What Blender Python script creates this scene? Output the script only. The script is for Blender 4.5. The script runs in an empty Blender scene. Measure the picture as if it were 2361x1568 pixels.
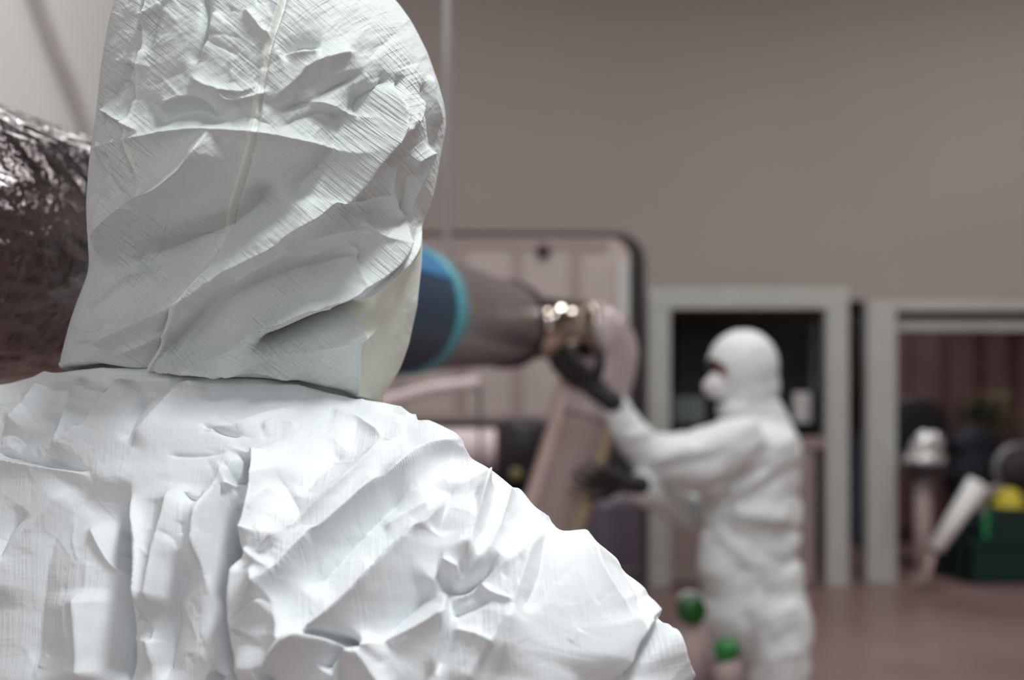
import bpy, bmesh, math, random
import numpy as np
from mathutils import Vector, Matrix, Quaternion

# ---------------------------------------------------------------- camera, world, light
SC = bpy.context.scene
COL = SC.collection
F = 2300.0; CX = 1180.5; HOR = 924.0; HC = 1.5      # focal length in px, centre column, horizon row, lens height
cam_d = bpy.data.cameras.new('camera'); cam = bpy.data.objects.new('camera', cam_d); COL.objects.link(cam)
cam.location = (0, 0, HC); cam.rotation_euler = (math.pi/2, 0, 0)
cam_d.sensor_width = 36.0; cam_d.lens = F/2361*36; cam_d.shift_y = (HOR-784)/2361
cam_d.clip_start = 0.02
cam_d.dof.use_dof = True; cam_d.dof.focus_distance = 0.645
cam_d.dof.aperture_fstop = cam_d.lens/1000/0.0100; cam_d.dof.aperture_blades = 0
SC.camera = cam
W = bpy.data.worlds.new('world'); SC.world = W; W.use_nodes = True
W.node_tree.nodes['Background'].inputs[0].default_value = (0.75, 0.80, 0.85, 1)
W.node_tree.nodes['Background'].inputs[1].default_value = 0.25
SC.view_settings.view_transform = 'Standard'; SC.view_settings.look = 'None'
SC.view_settings.exposure = 0.0; SC.view_settings.gamma = 1.0
# ceiling lamps: (x, y, watts, length, width)
FILL_W = 19  # watts of the added fill light behind the camera
LAMPS = [(0.95, 0.02, 116, 0.8, 0.45), (0.9, 1.1, 60, 1.5, 0.35), (-0.6, 4.0, 95, 1.5, 0.35), (2.6, 4.2, 92, 1.5, 0.35),
         (4.6, 5.6, 76, 1.5, 0.35), (-1.4, 6.4, 10, 1.5, 0.35), (2.8, 0.6, 30, 1.5, 0.35)]
CEIL = 5.6
random.seed(7); RNG = np.random.RandomState(11)

def P(px, py, Y):
    return Vector(((px-CX)/F*Y, Y, HC+(HOR-py)/F*Y))

# ---------------------------------------------------------------- naming
def tag(o, label=None, cat=None, group=None, kind=None):
    if label: o['label'] = label
    if cat: o['category'] = cat
    if group: o['group'] = group
    if kind: o['kind'] = kind
    return o

def thing(name, label, cat, loc=(0, 0, 0), group=None):
    o = bpy.data.objects.new(name, None); COL.objects.link(o); o.location = loc
    o.empty_display_size = 0.1
    return tag(o, label, cat, group)

def link(name, me, m=None, parent=None, smooth=False, label=None):
    o = bpy.data.objects.new(name, me); COL.objects.link(o)
    if m is not None:
        me.materials.clear(); me.materials.append(m)
    if smooth:
        me.polygons.foreach_set('use_smooth', [True]*len(me.polygons))
    if parent is not None:
        o.parent = parent
        o.location = Vector((0, 0, 0)) - ROOT(parent)
    if label: o['label'] = label
    return o

def ROOT(p):
    v = Vector(p.location)
    while p.parent is not None:
        p = p.parent; v += Vector(p.location)
    return v

# ---------------------------------------------------------------- materials
MATS = {}
def srgb(h):
    h = h.lstrip('#'); v = [int(h[i:i+2], 16)/255 for i in (0, 2, 4)]
    return tuple((c/12.92 if c <= .04045 else ((c+.055)/1.055)**2.4) for c in v)

def mat(name, col, rough=0.6, metal=0.0, noise=0.08, nscale=6.0, bump=0.0, bscale=40.0, spec=0.5, emit=None, trans=0.0, stretch=None, coat=0.0):
    if isinstance(col, str): col = srgb(col)
    m = bpy.data.materials.new(name); m.use_nodes = True
    nt = m.node_tree; b = nt.nodes['Principled BSDF']
    b.inputs['Roughness'].default_value = rough; b.inputs['Metallic'].default_value = metal
    b.inputs['Specular IOR Level'].default_value = spec
    b.inputs['Coat Weight'].default_value = coat
    b.inputs['Transmission Weight'].default_value = trans
    tc = nt.nodes.new('ShaderNodeTexCoord'); mp = nt.nodes.new('ShaderNodeMapping')
    nt.links.new(tc.outputs['Object'], mp.inputs[0])
    if stretch: mp.inputs['Scale'].default_value = stretch
    n = nt.nodes.new('ShaderNodeTexNoise'); n.inputs['Scale'].default_value = nscale; n.inputs['Detail'].default_value = 5
    nt.links.new(mp.outputs[0], n.inputs['Vector'])
    r = nt.nodes.new('ShaderNodeValToRGB')
    r.color_ramp.elements[0].position = 0.3; r.color_ramp.elements[1].position = 0.7
    r.color_ramp.elements[0].color = tuple(max(0, c*(1-noise)) for c in col)+(1,)
    r.color_ramp.elements[1].color = tuple(min(1, c*(1+noise)) for c in col)+(1,)
    nt.links.new(n.outputs[0], r.inputs[0]); nt.links.new(r.outputs[0], b.inputs['Base Color'])
    if bump:
        n2 = nt.nodes.new('ShaderNodeTexNoise'); n2.inputs['Scale'].default_value = bscale; n2.inputs['Detail'].default_value = 4
        nt.links.new(mp.outputs[0], n2.inputs['Vector'])
        bp = nt.nodes.new('ShaderNodeBump'); bp.inputs['Strength'].default_value = bump; bp.inputs['Distance'].default_value = 0.01
        nt.links.new(n2.outputs[0], bp.inputs['Height']); nt.links.new(bp.outputs[0], b.inputs['Normal'])
    if emit:
        b.inputs['Emission Color'].default_value = tuple(col)+(1,); b.inputs['Emission Strength'].default_value = emit
    MATS[name] = m
    return m

def fabric(name, col, ang=0.0, amp=1.0, cross=0.6, rough=0.55):
    """embossed non-woven: two crossed sets of fine interrupted lines, all as bump"""
    m = bpy.data.materials.new(name); m.use_nodes = True
    nt = m.node_tree; N = nt.nodes.new; L = nt.links.new; b = nt.nodes['Principled BSDF']
    b.inputs['Roughness'].default_value = rough; b.inputs['Specular IOR Level'].default_value = 0.35
    b.inputs['Sheen Weight'].default_value = 0.12
    tc = N('ShaderNodeTexCoord')
    def lines(rot, sx, sz, lo, hi):
        mp0 = N('ShaderNodeMapping'); mp0.inputs['Rotation'].default_value = (0, rot, 0); L(tc.outputs['Object'], mp0.inputs[0])
        mp = N('ShaderNodeMapping'); mp.inputs['Scale'].default_value = (sx, 30, sz); L(mp0.outputs[0], mp.inputs[0])
        n = N('ShaderNodeTexNoise'); n.inputs['Scale'].default_value = 1.0; n.inputs['Detail'].default_value = 2.0; L(mp.outputs[0], n.inputs['Vector'])
        r = N('ShaderNodeMapRange'); r.inputs[1].default_value = lo; r.inputs[2].default_value = hi; L(n.outputs[0], r.inputs[0])
        return r.outputs[0]
    a = lines(ang, 420, 26, 0.42, 0.62); c = lines(ang+math.pi/2, 420, 30, 0.45, 0.66)
    # the emboss comes and goes over the cloth
    pm = N('ShaderNodeTexNoise'); pm.inputs['Scale'].default_value = 14; pm.inputs['Detail'].default_value = 3; L(tc.outputs['Object'], pm.inputs['Vector'])
    pr = N('ShaderNodeMapRange'); pr.inputs[1].default_value = 0.38; pr.inputs[2].default_value = 0.62; pr.inputs[3].default_value = 0.25; L(pm.outputs[0], pr.inputs[0])
    cm = N('ShaderNodeMath'); cm.operation = 'MULTIPLY'; L(c, cm.inputs[0]); cm.inputs[1].default_value = cross
    ad = N('ShaderNodeMath'); ad.operation = 'ADD'; L(a, ad.inputs[0]); L(cm.outputs[0], ad.inputs[1])
    mu = N('ShaderNodeMath'); mu.operation = 'MULTIPLY'; L(ad.outputs[0], mu.inputs[0]); L(pr.outputs[0], mu.inputs[1])
    # soft crumple
    nz = N('ShaderNodeTexNoise'); nz.inputs['Scale'].default_value = 55; nz.inputs['Detail'].default_value = 3; nz.inputs['Distortion'].default_value = 1.2
    L(tc.outputs['Object'], nz.inputs['Vector'])
    b1 = N('ShaderNodeBump'); b1.inputs['Strength'].default_value = 0.9; b1.inputs['Distance'].default_value = 0.00022*amp; L(mu.outputs[0], b1.inputs['Height'])
    b2 = N('ShaderNodeBump'); b2.inputs['Strength'].default_value = 0.8; b2.inputs['Distance'].default_value = 0.0006; L(nz.outputs[0], b2.inputs['Height'])
    L(b1.outputs[0], b2.inputs['Normal']); L(b2.outputs[0], b.inputs['Normal'])
    cr = N('ShaderNodeMixRGB'); cr.inputs[1].default_value = tuple(col)+(1,); cr.inputs[2].default_value = tuple(k*0.96 for k in col)+(1,)
    L(pr.outputs[0], cr.inputs[0]); L(cr.outputs[0], b.inputs['Base Color'])
    MATS[name] = m
    return m

M = MATS
fabric('suit_torso', (0.80, 0.825, 0.84), ang=math.radians(6), amp=1.0, cross=0.3)
fabric('suit_hood', (0.69, 0.735, 0.72), ang=math.radians(50), amp=3.0, cross=0.7)
fabric('suit_cream', (0.74, 0.765, 0.68), ang=math.radians(20), amp=0.4, cross=0.3)
fabric('seam_tape', (0.79, 0.81, 0.75), ang=math.radians(50), amp=1.2, cross=0.3)
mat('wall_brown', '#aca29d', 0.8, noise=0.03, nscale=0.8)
mat('wall_light', '#ecebe9', 0.7, noise=0.02, nscale=0.8)
mat('floor_red', '#8f7573', 0.35, noise=0.16, nscale=1.2, bump=0.1, bscale=20)
mat('ceiling_grey', '#8d8a88', 0.9)
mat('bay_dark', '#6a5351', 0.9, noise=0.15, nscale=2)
mat('curtain_brown', '#775c5a', 0.85, noise=0.12, nscale=3)
mat('frame_grey', '#bfc1bd', 0.45, noise=0.05)
mat('panel_taupe', '#9b8b88', 0.55, noise=0.04)
mat('cabinet_pink', '#b3a6a1', 0.45, noise=0.04)
mat('black_rubber', '#1b1419', 0.55)
mat('dark_plastic', '#241f26', 0.5)
mat('glove_black', '#20211f', 0.5, noise=0.1, bump=0.3, bscale=90)
mat('foil', (0.17, 0.152, 0.158), 0.17, metal=1.0, noise=0.2, nscale=8, bump=0.9, bscale=34, coat=0.8)
mat('duct_silver', (0.42, 0.38, 0.39), 0.30, metal=0.9, noise=0.08, nscale=5, bump=0.15, bscale=12)
mat('chrome', (0.62, 0.55, 0.48), 0.13, metal=1.0, noise=0.05)
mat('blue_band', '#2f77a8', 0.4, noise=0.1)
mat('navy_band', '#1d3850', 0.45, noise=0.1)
mat('teal_rim', '#5aa3ae', 0.35)
mat('wrap_pink', '#a89898', 0.32, noise=0.1, nscale=4, bump=0.3, bscale=16, coat=0.5)
mat('pipe_tan', '#958380', 0.5, noise=0.06)
mat('strip_pink', '#c4aaa2', 0.45)
mat('strip_yellow', '#98876f', 0.6)
mat('skin', '#b98066', 0.5, noise=0.06, nscale=20)
mat('mask_white', '#d9d6d6', 0.6, noise=0.03, bump=0.1, bscale=80)
mat('worker_suit', (0.72, 0.75, 0.742), 0.5, noise=0.02, bump=0.25, bscale=25)
mat('boot_white', '#9b9a98', 0.5)
mat('cable_grey', '#c9c7c6', 0.4, metal=0.3)
mat('shade_grey', '#e2e0dd', 0.7)
mat('tank_purple', '#4f4753', 0.4, noise=0.1)
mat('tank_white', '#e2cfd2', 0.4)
mat('yellow', '#d8c63a', 0.45, noise=0.1)
mat('green', '#0c7a46', 0.45, noise=0.1)
mat('green_dark', '#12362f', 0.6, noise=0.2)
mat('cap_green', '#06490f', 0.35)
mat('cap_green2', '#0a7025', 0.35)
mat('navy', '#141726', 0.7, noise=0.2)
mat('leaf_dark', '#2c3629', 0.7, noise=0.3, nscale=20)
mat('leaf_olive', '#7a7654', 0.7, noise=0.3, nscale=20)
mat('white_gloss', '#f4f4f4', 0.25)
mat('bag_silver', (0.75, 0.75, 0.75), 0.25, metal=0.7, noise=0.1, bump=0.5, bscale=25)
mat('post_pink', '#b3a09e', 0.45)
mat('grey_metal', '#8f8d8f', 0.35, metal=0.4)
mat('blue_grey', '#57677c', 0.6)
mat('teal_grey', '#6f7a7b', 0.5)
mat('tyre', '#3a3236', 0.8)
mat('lamp_glow', (1.0, 0.98, 0.95), 0.5, noise=0.0, emit=2.0)
mat('fill_glow', (0.9, 0.95, 1.0), 0.4, noise=0.02, emit=0.5)  # glow of the added fill surface behind the camera
mat('lamp_case', '#cfcfcf', 0.5)

# ---------------------------------------------------------------- mesh helpers
def from_bm(name, bm, m, parent=None, smooth=False, label=None, bevel=0.0):
    bmesh.ops.recalc_face_normals(bm, faces=bm.faces)
    me = bpy.data.meshes.new(name); bm.to_mesh(me); bm.free()
    o = link(name, me, M[m], parent, smooth, label)
    if bevel:
        md = o.modifiers.new('bevel', 'BEVEL'); md.width = bevel; md.segments = 2
    return o

def bm_box(bm, x0, x1, y0, y1, z0, z1, rot=None, piv=None):
    vs = [bm.verts.new((x, y, z)) for x in (x0, x1) for y in (y0, y1) for z in (z0, z1)]
    for f in ((0, 1, 3, 2), (4, 6, 7, 5), (0, 4, 5, 1), (2, 3, 7, 6), (0, 2, 6, 4), (1, 5, 7, 3)):
        bm.faces.new([vs[i] for i in f])
    if rot is not None:
        bmesh.ops.rotate(bm, verts=vs, cent=piv, matrix=rot)
    return vs

def box(name, x0, x1, y0, y1, z0, z1, m, parent=None, label=None, bevel=0.0):
    bm = bmesh.new(); bm_box(bm, x0, x1, y0, y1, z0, z1)
    return from_bm(name, bm, m, parent, False, label, bevel)

def pbox(name, px0, px1, py0, py1, Y, depth, m, parent=None, label=None, bevel=0.0):
    a = P(px0, py1, Y); b = P(px1, py0, Y)
    return box(name, a.x, b.x, Y, Y+depth, a.z, b.z, m, parent, label, bevel)

def frames_along(pts):
    pts = [Vector(p) for p in pts]; n = len(pts); T = []
    for i in range(n):
        T.append((pts[min(i+1, n-1)]-pts[max(i-1, 0)]).normalized())
    up = Vector((0, 0, 1)) if abs(T[0].z) < 0.9 else Vector((1, 0, 0))
    u = (up - T[0]*up.dot(T[0])).normalized(); out = []
    for i in range(n):
        if i:
            u = (u - T[i]*u.dot(T[i])).normalized()
        out.append((pts[i], T[i], u.copy(), T[i].cross(u)))
    return out

def bm_tube(bm, pts, rad, seg=24, caps=True, disp=None):
    fr = frames_along(pts); rings = []
    for i, (p, t, u, v) in enumerate(fr):
        r = rad[i] if hasattr(rad, '__len__') else rad
        ring = []
        for k in range(seg):
            a = 2*math.pi*k/seg
            rr = r + (disp(i, k) if disp else 0)
            ring.append(bm.verts.new(p + (u*math.cos(a)+v*math.sin(a))*rr))
        rings.append(ring)
    for i in range(len(rings)-1):
        for k in range(seg):
            bm.faces.new((rings[i][k], rings[i][(k+1) % seg], rings[i+1][(k+1) % seg], rings[i+1][k]))
    if caps:
        bm.faces.new(rings[0]); bm.faces.new(rings[-1][::-1])
    return rings

def tube(name, pts, rad, m, parent=None, seg=24, caps=True, label=None, disp=None, smooth=True):
    bm = bmesh.new(); bm_tube(bm, pts, rad, seg, caps, disp)
    return from_bm(name, bm, m, parent, smooth, label)

def lathe(name, prof, loc, m, parent=None, seg=32, axis=None, label=None):
    """prof: list of (r, h) from bottom to top"""
    bm = bmesh.new(); loc = Vector(loc)
    q = Vector((0, 0, 1)).rotation_difference(Vector(axis).normalized()) if axis is not None else Quaternion()
    rings = []
    for r, h in prof:
        rings.append([bm.verts.new(loc + q @ Vector((r*math.cos(2*math.pi*k/seg), r*math.sin(2*math.pi*k/seg), h))) for k in range(seg)])
    for i in range(len(rings)-1):
        for k in range(seg):
            bm.faces.new((rings[i][k], rings[i][(k+1) % seg], rings[i+1][(k+1) % seg], rings[i+1][k]))
    bm.faces.new(rings[0][::-1]); bm.faces.new(rings[-1])
    return from_bm(name, bm, m, parent, True, label)

def smooth_path(pts, n=8):
    """Catmull-Rom"""
    pts = [Vector(p) for p in pts]; out = []
    q = [pts[0]*2-pts[1]] + pts + [pts[-1]*2-pts[-2]]
    for i in range(1, len(q)-2):
        for k in range(n):
            t = k/n
            out.append(0.5*((2*q[i]) + (q[i+1]-q[i-1])*t + (2*q[i-1]-5*q[i]+4*q[i+1]-q[i+2])*t*t + (3*q[i]-q[i-1]-3*q[i+1]+q[i+2])*t**3))
    out.append(pts[-1].copy())
    return out

def blob(name, prims, voxel, m, parent=None, sm=4, disp=None, label=None, cut=None):
    """one continuous skin grown over capsules and ellipsoids"""
    bm = bmesh.new()
    for p in prims:
        if p[0] == 'cap':
            a, b, r0, r1 = Vector(p[1]), Vector(p[2]), p[3], p[4]
            ax = (b-a).normalized() if (b-a).length > 1e-6 else Vector((0, 0, 1))
            n = max(4, int((b-a).length/(min(r0, r1)*0.5)))
            path = [a - ax*r0*math.cos(q*math.pi/10) for q in range(0, 5)]; rr = [max(1e-4, r0*math.sin(q*math.pi/10)) for q in range(0, 5)]
            rr[0] = r0*0.05
            for k in range(n+1):
                path.append(a.lerp(b, k/n)); rr.append(r0+(r1-r0)*k/n)
            for q in range(4, -1, -1):
                path.append(b + ax*r1*math.cos(q*math.pi/10)); rr.append(max(r1*0.05, r1*math.sin(q*math.pi/10)))
            bm_tube(bm, path, rr, 20)
        else:
            c, rad = Vector(p[1]), p[2]
            rot = p[3] if len(p) > 3 else Matrix.Identity(3)
            g = bmesh.ops.create_uvsphere(bm, u_segments=24, v_segments=16, radius=1.0)['verts']
            for v in g:
                v.co = c + rot @ Vector((v.co.x*rad[0], v.co.y*rad[1], v.co.z*rad[2]))
    bmesh.ops.recalc_face_normals(bm, faces=bm.faces)
    me = bpy.data.meshes.new(name+'_raw'); bm.to_mesh(me); bm.free()
    o = bpy.data.objects.new(name+'_raw', me); COL.objects.link(o)
    rm = o.modifiers.new('r', 'REMESH'); rm.mode = 'VOXEL'; rm.voxel_size = voxel
    s = o.modifiers.new('s', 'SMOOTH'); s.iterations = sm; s.factor = 0.6
    dg = bpy.context.evaluated_depsgraph_get(); dg.update()
    me2 = bpy.data.meshes.new_from_object(o.evaluated_get(dg))
    bpy.data.objects.remove(o); bpy.data.meshes.remove(me); me2.name = name
    if disp or cut:
        n = len(me2.vertices); co = np.empty(n*3); me2.vertices.foreach_get('co', co); co = co.reshape(-1, 3)
        no = np.empty(n*3); me2.vertices.foreach_get('normal', no); no = no.reshape(-1, 3)
        if disp:
            co = co + no*disp(co)[:, None]
            me2.vertices.foreach_set('co', co.ravel())
        if cut:
            b2 = bmesh.new(); b2.from_mesh(me2)
            kill = [v for v in b2.verts if cut(v.co)]
            bmesh.ops.delete(b2, geom=kill, context='VERTS'); b2.to_mesh(me2); b2.free()
    return link(name, me2, M[m], parent, True, label)

# ---------------------------------------------------------------- numpy noise and cloth creases
_perm = RNG.permutation(512)
def vnoise(x, y, seed=0):
    xi = np.floor(x).astype(int); yi = np.floor(y).astype(int); xf = x-xi; yf = y-yi
    u = xf*xf*xf*(xf*(xf*6-15)+10); v = yf*yf*yf*(yf*(yf*6-15)+10)
    def g(i, j):
        h = _perm[(_perm[(i+seed*17) & 511] + j) & 511]
        return h
    def gr(h, dx, dy):
        a = h*(2*math.pi/512.0)*7.0
        return np.cos(a)*dx+np.sin(a)*dy
    n00 = gr(g(xi, yi), xf, yf); n10 = gr(g(xi+1, yi), xf-1, yf)
    n01 = gr(g(xi, yi+1), xf, yf-1); n11 = gr(g(xi+1, yi+1), xf-1, yf-1)
    return (n00*(1-u)+n10*u)*(1-v) + (n01*(1-u)+n11*u)*v

def ridged(x, y, seed=0, octv=3):
    s = 0; a = 1
    for o in range(octv):
        s = s + a*(0.35-np.abs(vnoise(x*2**o, y*2**o, seed+o))); a *= 0.5
    return s

def SHARPEN(d, h, on):
    return 1+0.14*np.exp(-np.sqrt(d*d+4)/7.0) if abs(h) > 0.004 else 1.0

def crease(X, Y, H, pts, h, wl, wr, p=1.0, t0=0.18, t1=0.18):
    """raise H along a polyline; wl / wr = fall-off (px) to the left / right of the walking direction"""
    pts = np.array(pts, float)
    w = max(wl, wr)*5.0
    box_ = (X > pts[:, 0].min()-w) & (X < pts[:, 0].max()+w) & (Y > pts[:, 1].min()-w) & (Y < pts[:, 1].max()+w)
    idx = np.nonzero(box_)[0]
    if len(idx) == 0: return
    # smooth the polyline
    if len(pts) > 2:
        q = [Vector((a[0], a[1], 0)) for a in pts]; sp = smooth_path(q, 4); pts = np.array([(v.x, v.y) for v in sp])
    x = X[idx]; y = Y[idx]
    seg = np.diff(pts, axis=0); L = np.hypot(seg[:, 0], seg[:, 1]); cum = np.concatenate([[0], np.cumsum(L)]); tot = cum[-1]
    best = np.full(len(idx), 1e9); sgn = np.ones(len(idx)); s = np.zeros(len(idx))
    for i in range(len(seg)):
        if L[i] < 1e-6: continue
        dx = x-pts[i, 0]; dy = y-pts[i, 1]
        t = np.clip((dx*seg[i, 0]+dy*seg[i, 1])/L[i]**2, 0, 1)
        ex = dx-t*seg[i, 0]; ey = dy-t*seg[i, 1]; d = np.hypot(ex, ey)
        c = seg[i, 0]*dy-seg[i, 1]*dx
        m = d < best
        best[m] = d[m]; sgn[m] = np.clip(c[m]/L[i]/np.maximum(d[m], 2.0), -1, 1); s[m] = (cum[i]+t[m]*L[i])/tot
    wc = w; sg = np.sign(sgn)*np.abs(sgn); w = (wr+wl)/2+(wr-wl)/2*sg
    # blend the two widths across the ends so no seam shows
    ta = np.clip(s/t0, 0, 1) if t0 > 0 else np.ones_like(s)
    tb = np.clip((1-s)/t1, 0, 1) if t1 > 0 else np.ones_like(s)
    tap = (ta*ta*(3-2*ta))*(tb*tb*(3-2*tb))
    q = best/w
    H[idx] += h*tap*np.clip(1-(best/wc)**2, 0, 1)**1.5*SHARPEN(best, h, X is not None)*np.exp(-(q**p) if p != 1 else -(np.sqrt(q*q+0.008)-0.0894))

def project(V):
    return CX+F*V[..., 0]/V[..., 1], HOR-F*(V[..., 2]-HC)/V[..., 1]

def grid_normals(V):
    du = np.roll(V, -1, 1)-np.roll(V, 1, 1)
    dv = np.empty_like(V); dv[1:-1] = V[2:]-V[:-2]; dv[0] = V[1]-V[0]; dv[-1] = V[-1]-V[-2]
    n = np.cross(du, dv); n /= np.maximum(np.linalg.norm(n, axis=2, keepdims=True), 1e-9)
    return n

def grid_mesh(name, V, fmask, m, parent, label=None):
    """closed-ring grid to mesh; fmask (rows-1, cols) picks the faces of this part"""
    R, C = V.shape[:2]
    i, j = np.nonzero(fmask)
    j2 = (j+1) % C
    quads = np.stack([i*C+j, i*C+j2, (i+1)*C+j2, (i+1)*C+j], 1)
    used, inv = np.unique(quads.ravel(), return_inverse=True)
    co = V.reshape(-1, 3)[used]; inv = inv.reshape(-1).astype(np.int32)
    me = bpy.data.meshes.new(name)
    me.vertices.add(len(co)); me.vertices.foreach_set('co', co.astype(np.float32).ravel())
    me.loops.add(len(inv)); me.loops.foreach_set('vertex_index', inv)
    me.polygons.add(len(quads)); me.polygons.foreach_set('loop_start', np.arange(0, len(inv), 4, dtype=np.int32))
    me.update(calc_edges=True)
    return link(name, me, M[m], parent, True, label)

def theta_grid(n):
    """angles, denser on the side of the camera (-pi/2)"""
    k = np.arange(n)/n*2*math.pi
    return k + 0.55*np.sin(k+math.pi/2+math.pi) * 1.0 - 0.0

def ring_stack(rows, ncol, s, t, expo):
    """rows: (z, a, b, cs, cy) ; loft of superellipses; s = shoulder direction, t = depth direction"""
    th = np.arange(ncol)/ncol*2*math.pi
    # v = sin(th); camera side is v=-1; crowd samples there
    th = th + 0.45*np.cos(th)
    V = np.empty((len(rows), ncol, 3))
    for i, (z, a, b, c, d) in enumerate(rows):
        cu = np.cos(th); sv = np.sin(th)
        u = np.sign(cu)*np.abs(cu)**expo; v = np.sign(sv)*np.abs(sv)**expo
        V[i, :, 0] = s[0]*(c+a*u)+t[0]*(d+b*v)
        V[i, :, 1] = s[1]*(c+a*u)+t[1]*(d+b*v)
        V[i, :, 2] = z
    return V

def fit_rows(pys, xl, xr, Yc, depth_ratio, bmin, bmax, s, t, off, ncol=160, expo=1.0, boff=None):
    """find width and centre of every ring so that its outline meets the wanted columns"""
    rows = []
    for i, py in enumerate(pys):
        z = HC+(HOR-py)/F*Yc[i]
        a = (xr[i]-xl[i])/2/F*Yc[i]; c = 0.0
        d = off[i]
        mid = ((xr[i]+xl[i])/2-CX)/F*Yc[i]
        # centre of ring expressed along s and t around the origin
        c = mid*s[0]
        for it in range(12):
            b = min(max(a*depth_ratio[i], bmin), bmax)
            V = ring_stack([(z, a, b, c, d)], ncol, s, t, expo)
            X, _ = project(V[0])
            w = X.max()-X.min(); e = (xr[i]+xl[i])/2-(X.max()+X.min())/2
            a *= min(max((xr[i]-xl[i])/w, 0.6), 1.6); c += e/F*Yc[i]*s[0]
        rows.append((z, a, b, c, d))
    return rows

# ================================================================ THE SETTING
XL, XR, YB, YF = -2.5, 7.0, 8.35, -3.5
st = lambda o: tag(o, kind='structure')
st(box('floor', XL-0.2, XR+0.2, YF-0.2, 12.2, -0.1, 0.0, 'floor_red'))
st(box('ceiling', XL-0.2, XR+0.2, YF-0.2, YB+0.1, CEIL, CEIL+0.1, 'ceiling_grey'))
st(box('wall_left', XL-0.15, XL, YF, YB, 0, CEIL, 'wall_light'))
st(box('wall_right', XR, XR+0.15, YF, YB, 0, CEIL, 'wall_brown'))
st(box('wall_front', XL-0.15, XR+0.15, YF-0.15, YF, 0, CEIL, 'wall_brown'))
ox = P(1490, 0, YB).x; oz = P(0, 693, YB).z
bm = bmesh.new()
bm_box(bm, XL-0.15, ox, YB, YB+0.15, 0, CEIL)
bm_box(bm, ox, XR+0.15, YB, YB+0.15, oz, CEIL)
st(from_bm('wall_back', bm, 'wall_brown'))
# the store room behind the opening
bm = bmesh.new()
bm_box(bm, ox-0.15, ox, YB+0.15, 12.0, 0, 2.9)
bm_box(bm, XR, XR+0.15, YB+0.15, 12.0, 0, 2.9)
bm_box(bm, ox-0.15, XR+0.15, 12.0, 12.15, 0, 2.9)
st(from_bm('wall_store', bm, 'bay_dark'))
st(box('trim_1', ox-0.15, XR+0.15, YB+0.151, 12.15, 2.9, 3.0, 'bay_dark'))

# unseen strip lamp, added to brighten the dark store room
sl = thing('ceiling_lamp', 'added fill lamp on the low store ceiling behind the right opening', 'lamp', (3.6, 9.2, 2.9))
box('lamp_housing', 2.8, 4.4, 9.12, 9.28, 2.84, 2.9, 'lamp_case', sl); box('diffuser', 2.82, 4.38, 9.14, 9.26, 2.825, 2.839, 'lamp_glow', sl)
ld = bpy.data.lights.new('lamp_light', 'AREA'); ld.shape = 'RECTANGLE'; ld.size = 1.5; ld.size_y = 0.12; ld.energy = 16
lo = bpy.data.objects.new('lamp_light', ld); COL.objects.link(lo); lo.parent = sl; lo.location = (0, 0, -0.085)

# ================================================================ CEILING LAMPS
for i, (lx, ly, w, ll, lw) in enumerate(LAMPS):
    CZ = 4.3 if i == 0 else CEIL
    where = ['hung on two chains, right of the worker in the foreground', 'above the silver duct', 'above the far worker', 'in front of the grey door frame',
             'before the store opening on the right', 'beside the pale left wall', 'on the right, level with the camera'][i]
    t_ = thing('ceiling_lamp', 'long white ceiling lamp ' + where, 'lamp', (lx, ly, CZ), 'ceiling lamps')
    box('lamp_housing', lx-lw/2-0.04, lx+lw/2+0.04, ly-ll/2-0.05, ly+ll/2+0.05, CZ-0.07, CZ, 'lamp_case', t_)
    box('diffuser', lx-lw/2, lx+lw/2, ly-ll/2, ly+ll/2, CZ-0.09, CZ-0.071, 'lamp_glow', t_)
    if i == 0:
        for sy_ in (-0.3, 0.3): tube('chain', [Vector((lx, ly+sy_, CZ)), Vector((lx, ly+sy_, CEIL))], 0.006, 'cable_grey', t_, 8)
    ld = bpy.data.lights.new('lamp_light', 'AREA'); ld.shape = 'RECTANGLE'; ld.size = lw; ld.size_y = ll; ld.energy = w*0.62
    ld.color = (0.93, 0.98, 1.0) if i == 0 else (1.0, 0.985, 0.96)
    lo = bpy.data.objects.new('lamp_light', ld); COL.objects.link(lo); lo.parent = t_; lo.location = (0, 0, -0.10)

# added fill light on the wall behind the camera, shaped like tall glazing
wx0, wx1, wz0, wz1 = -2.2, 2.6, 1.3, 4.6
st(box('fill_panel_1', wx0, wx1, YF+0.001, YF+0.02, wz0, wz1, 'fill_glow'))
bm = bmesh.new()
for x in (wx0, -0.6, 1.0, wx1): bm_box(bm, x-.04, x+.04, YF+0.001, YF+0.06, wz0-.04, wz1+.04)
for z in (wz0, 2.95, wz1): bm_box(bm, wx0-.04, wx1+.04, YF+0.001, YF+0.06, z-.04, z+.04)
st(from_bm('trim_2', bm, 'frame_grey'))
wl_ = bpy.data.lights.new('fill_light', 'AREA'); wl_.shape = 'RECTANGLE'; wl_.size = wx1-wx0; wl_.size_y = wz1-wz0; wl_.energy = FILL_W; wl_.color = (0.93, 0.97, 1.0)
wo = bpy.data.objects.new('fill_light', wl_); COL.objects.link(wo); wo.location = ((wx0+wx1)/2, YF+0.10, (wz0+wz1)/2); wo.rotation_euler = (math.pi/2, 0, 0)

# ================================================================ FOREGROUND WORKER
W1 = thing('person', 'person in white hooded coverall seen from behind, filling the left foreground', 'person', (-0.27, 0.75, 0))
psi = math.radians(20)
S1 = np.array([math.cos(psi), -math.sin(psi)]); T1 = np.array([math.sin(psi), math.cos(psi)])
SH = np.array([1.0, 0.0]); TH = np.array([0.0, 1.0])

# collar line, in view columns, where the hood meets the shoulders
def collar(x):
    return np.interp(x, [-400, 100, 160, 230, 330, 480, 690, 800, 870, 905, 1000], [870, 858, 846, 838, 857, 866, 881, 905, 930, 940, 985])

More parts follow.
